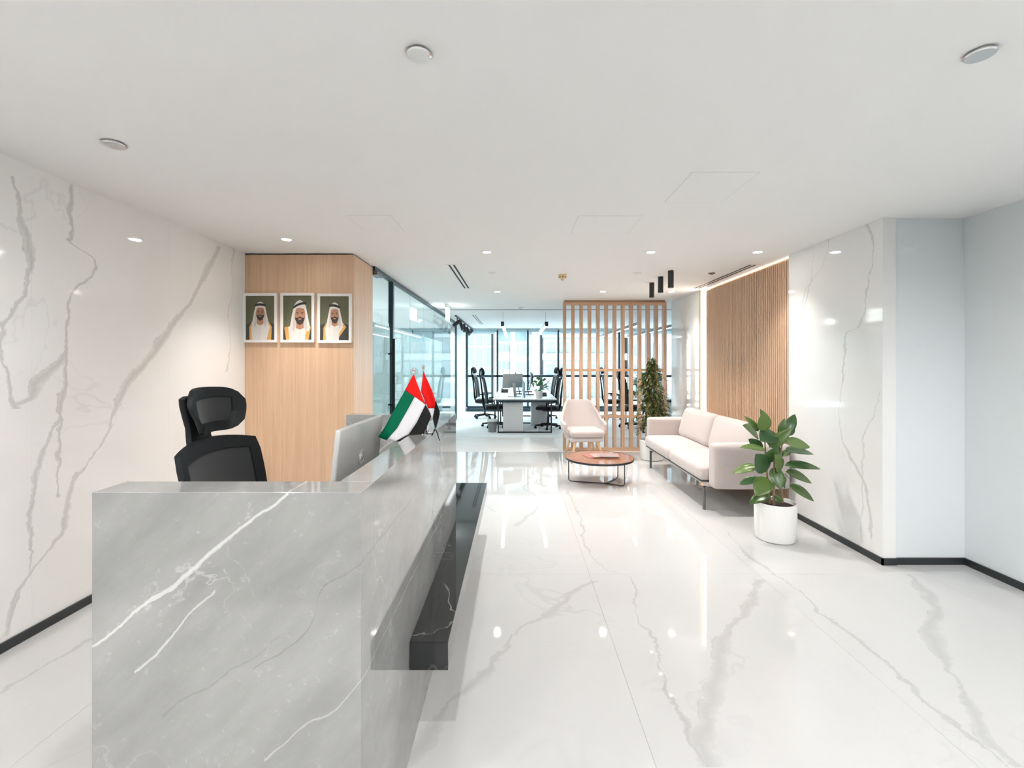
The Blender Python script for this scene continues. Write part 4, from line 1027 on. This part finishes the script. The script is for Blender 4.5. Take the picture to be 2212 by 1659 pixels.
for i, (px, py, a, lb) in enumerate([(1277, 985, .35, 'closed booklet on the coffee table, leftmost of three'), (1290, 986, .15, 'closed booklet on the coffee table, middle of three'), (1314, 987, -.08, 'closed booklet on the coffee table, rightmost of three')]):
    Y = F*(EYE-TZ)/(py-VY); x = (px-VX)*Y/F
    z0 = TZ+.0006+i*.0085
    r = thing('booklet', lb, 'booklet', (x, Y, z0), 'booklets on the coffee table')
    R = Matrix.Rotation(a, 3, 'Z'); wd, dp = (.15, .20) if i < 2 else (.26, .17)
    MB().obox((x, Y, z0+.004), (wd-.003, dp-.004, .006), R).build('pages', M['paper'], r)
    MB().obox((x, Y, z0+.0075), (wd, dp, .001), R).obox((x, Y, z0+.0005), (wd, dp, .001), R).build('cover', bk_mats[i], r)

# ------------------------------------------------------------------ rubber plant in the white pot
PX, PY = 2.22, 3.9
rp = thing('rubber_plant', 'large leafed rubber plant in a white cylinder pot beside the sofa', 'potted plant', (PX, PY, 0))
pt = MB().lathe([(0,.0),(.142,.0),(.152,.008),(.162,.06),(.163,.315),(.159,.32),(.152,.318),(.150,.28)], (PX, PY, 0), 48).build('pot', M['pot'], rp, smooth=40)
MB().lathe([(.1505,.286),(0,.296)], (PX, PY, 0), 32).build('soil', M['soil'], rp)
K = PY/F/4.88
def Z7(x, y, d=0.0): return Vector(onY(1360+x/4.88, 840+y/4.88, PY+d)) if d == 0 else Vector(onY(1360+x/4.88, 840+y/4.88, PY))+Vector((0, d, 0))
stems = [[(1480,1210,0,),(1455,1000,0),(1440,780,0),(1430,620,0),(1420,470,0)], [(1625,1205,.02),(1608,1000,.02),(1600,800,.03),(1620,600,.02),(1600,430,.02)], [(1495,1205,-.04),(1485,980,-.05),(1490,760,-.05),(1500,560,-.04)]]
for k, s in enumerate(stems): MB().tube([Z7(*q) for q in s], [.011-.0016*i for i in range(len(s))], 8).build('stem', M['stem'], rp, smooth=60)
def leaf_mesh():
    vs = []; fs = []; n = 11; prof = []
    for i in range(n):
        t_ = i/(n-1); wdt = .235*math.sin(PI*min(1, t_**.80))**.75 if 0 < t_ < 1 else 0
        if t_ > .93: wdt *= .55
        bend = .10*math.sin(t_*PI*.5)-.20*t_*t_
        vs += [(t_, -wdt, bend+.16*wdt), (t_, -wdt*.5, bend+.03*wdt), (t_, 0, bend-.012), (t_, wdt*.5, bend+.03*wdt), (t_, wdt, bend+.16*wdt)]
    for i in range(n-1):
        for j in range(4): fs.append((i*5+j, (i+1)*5+j, (i+1)*5+j+1, i*5+j+1))
    vs += []
    me = MB().add([(a+PX, b+PY, c) for a, b, c in vs], fs).build('leaf', M['leaf'], rp, smooth=80)
    sd = me.modifiers.new('thickness', 'SOLIDIFY'); sd.thickness = .006
    return me
leaves = [(1400,450,1390,240,-.05,.95,.1), (1365,450,1240,290,.03,.5,.3), (1340,500,1150,360,-.10,.85,.6), (1515,455,1330,520,-.08,1.2,.7), (1450,610,1620,400,-.12,.55,.5), (1470,420,1440,215,.08,.6,.3), (1580,480,1625,310,-.02,.6,.2),
          (1645,480,1775,268,.03,.6,.4), (1665,490,1795,375,.08,.75,.4), (1630,560,1862,585,-.06,1.05,.8), (1650,655,1992,680,.05,.55,.9), (1635,720,1765,655,.10,.6,.8), (1620,800,1952,800,-.08,.55,.9), (1640,870,1912,972,-.03,.65,.8),
          (1655,925,1758,965,.08,.8,.7), (1670,1010,1893,1142,-.08,.75,.8), (1440,645,1160,595,-.02,.55,.9), (1410,645,1295,535,.06,.9,.4), (1425,865,1285,670,-.09,1.05,.3), (1405,770,1500,590,-.10,.8,.3), (1565,862,1450,660,-.14,.75,.3),
          (1500,815,1508,1015,-.12,.8,.3), (1360,815,1085,875,.0,.6,.9), (1440,930,1270,1085,-.10,1.0,.5), (1355,945,1185,1018,.05,.6,.6), (1455,1105,1228,1180,-.06,.65,.8), (1465,1110,1370,1065,.06,.8,.7), (1545,1110,1500,1155,-.10,1.1,.5), (1560,770,1605,600,.05,.7,.3),
          (1620,930,1695,1065,.08,.7,.5), (1535,895,1590,1020,-.08,.6,.4), (1530,720,1390,780,.12,.7,.6), (1600,640,1500,500,.12,.8,.4), (1480,1000,1330,960,.12,.7,.7), (1560,600,1660,520,.14,.8,.6)]
lf = None; rr = random.Random(5)
for (bx, by, tx, ty, dep, wsc, upf) in leaves:
    b0 = Z7(bx, by, dep*.25); tp = Z7(tx, ty, dep)
    d = tp-b0; L = d.length; d.normalize()
    up = Vector((0, -1, 0))*(1-upf)+Vector((0, -.35, 1))*upf+Vector((rr.uniform(-.25, .25), 0, 0))
    yv = up.cross(d).normalized(); zv = d.cross(yv).normalized()
    if lf is None: lf = leaf_mesh(); o = lf
    else:
        o = lf.copy(); C.objects.link(o); o.parent = rp
    wl_ = L*wsc*1.12
    mw = Matrix(((d.x*L, yv.x*wl_*1.45, zv.x*L*.8, b0.x-PX), (d.y*L, yv.y*wl_*1.45, zv.y*L*.8, b0.y-PY), (d.z*L, yv.z*wl_*1.45, zv.z*L*.8, b0.z), (0,0,0,1)))
    o.matrix_local = mw
# ------------------------------------------------------------------ weeping ficus behind the sofa
FX, FYY = 2.12, 7.12
fc = thing('ficus', 'bushy weeping ficus in a white pot behind the sofa', 'potted plant', (FX, FYY, 0))
MB().lathe([(0,0),(.15,0),(.17,.01),(.185,.30),(.175,.31),(.165,.27)], (FX, FYY, 0), 32).build('pot', M['pot'], fc, smooth=40)
MB().lathe([(.17,.272),(0,.28)], (FX, FYY, 0), 24).build('soil', M['soil'], fc)
rr = random.Random(11); mb = MB(); br_ = MB()
for s in range(3):
    a = s*2.1; br_.tube([(FX+.03*math.cos(a), FYY+.03*math.sin(a), .27), (FX+.02*math.cos(a), FYY+.02*math.sin(a), .8), (FX+.05*math.cos(a), FYY+.05*math.sin(a), 1.25)], [.014, .012, .005], 8)
def fleaf(p, d, L):
    d = d.normalized(); sd = d.cross(Vector((rr.uniform(-.3,.3), rr.uniform(-.3,.3), 1))).normalized(); w_ = L*.23; n_ = sd.cross(d)*L*.06
    mb.add([p, p+d*L*.4+sd*w_+n_, p+d*L, p+d*L*.4-sd*w_+n_, p+d*L*.45], [(0,4,1),(1,4,2),(0,3,4),(3,2,4)])
for k in range(150):
    h = rr.random(); z = .62+h*.98; rad = .235*(1-max(0, h-.55)**1.3*2.2)*(.5+.6*rr.random()); a = rr.random()*2*PI
    top = Vector((FX+math.cos(a)*rad*.5, FYY+math.sin(a)*rad*.35, z)); end = top+Vector((math.cos(a)*rad*.6, math.sin(a)*rad*.45, -rr.uniform(.08, .26)))
    mid = top.lerp(end, .5)+Vector((0, 0, .05))
    st_ = Vector((FX+rr.uniform(-.03,.03), FYY+rr.uniform(-.03,.03), max(.5, z-.18)))
    br_.tube([st_, top, mid, end], [.003, .0022, .0018, .001], 4)
    for q in range(13):
        t_ = .25+.75*q/12; p = (st_.lerp(top, t_*2) if t_ < .5 else top.lerp(end, t_*2-1))
        fleaf(p, Vector((math.cos(a)+rr.uniform(-1.2,1.2), math.sin(a)+rr.uniform(-1.2,1.2), rr.uniform(-1.6, .1))), rr.uniform(.05, .085))
for (ex, ez) in ((-.33, .56), (-.24, .42), (-.20, .50), (.34, .78), (.30, .70)):
    a0 = Vector((FX, FYY, .60)); e = Vector((FX+ex, FYY-.05, ez)); m_ = a0.lerp(e, .5)+Vector((0, 0, .08))
    br_.tube([a0, m_, e], [.004, .003, .001], 4)
    for q in range(16):
        t_ = .3+.7*q/15; p = a0.lerp(m_, t_*2) if t_ < .5 else m_.lerp(e, t_*2-1)
        fleaf(p, Vector((ex*3+rr.uniform(-1,1), rr.uniform(-1,1), rr.uniform(-1.4, .2))), rr.uniform(.05, .08))
br_.build('branches', M['stem'], fc, smooth=60)
tag(mb.build('foliage', M['ficus'], fc), kind='stuff')
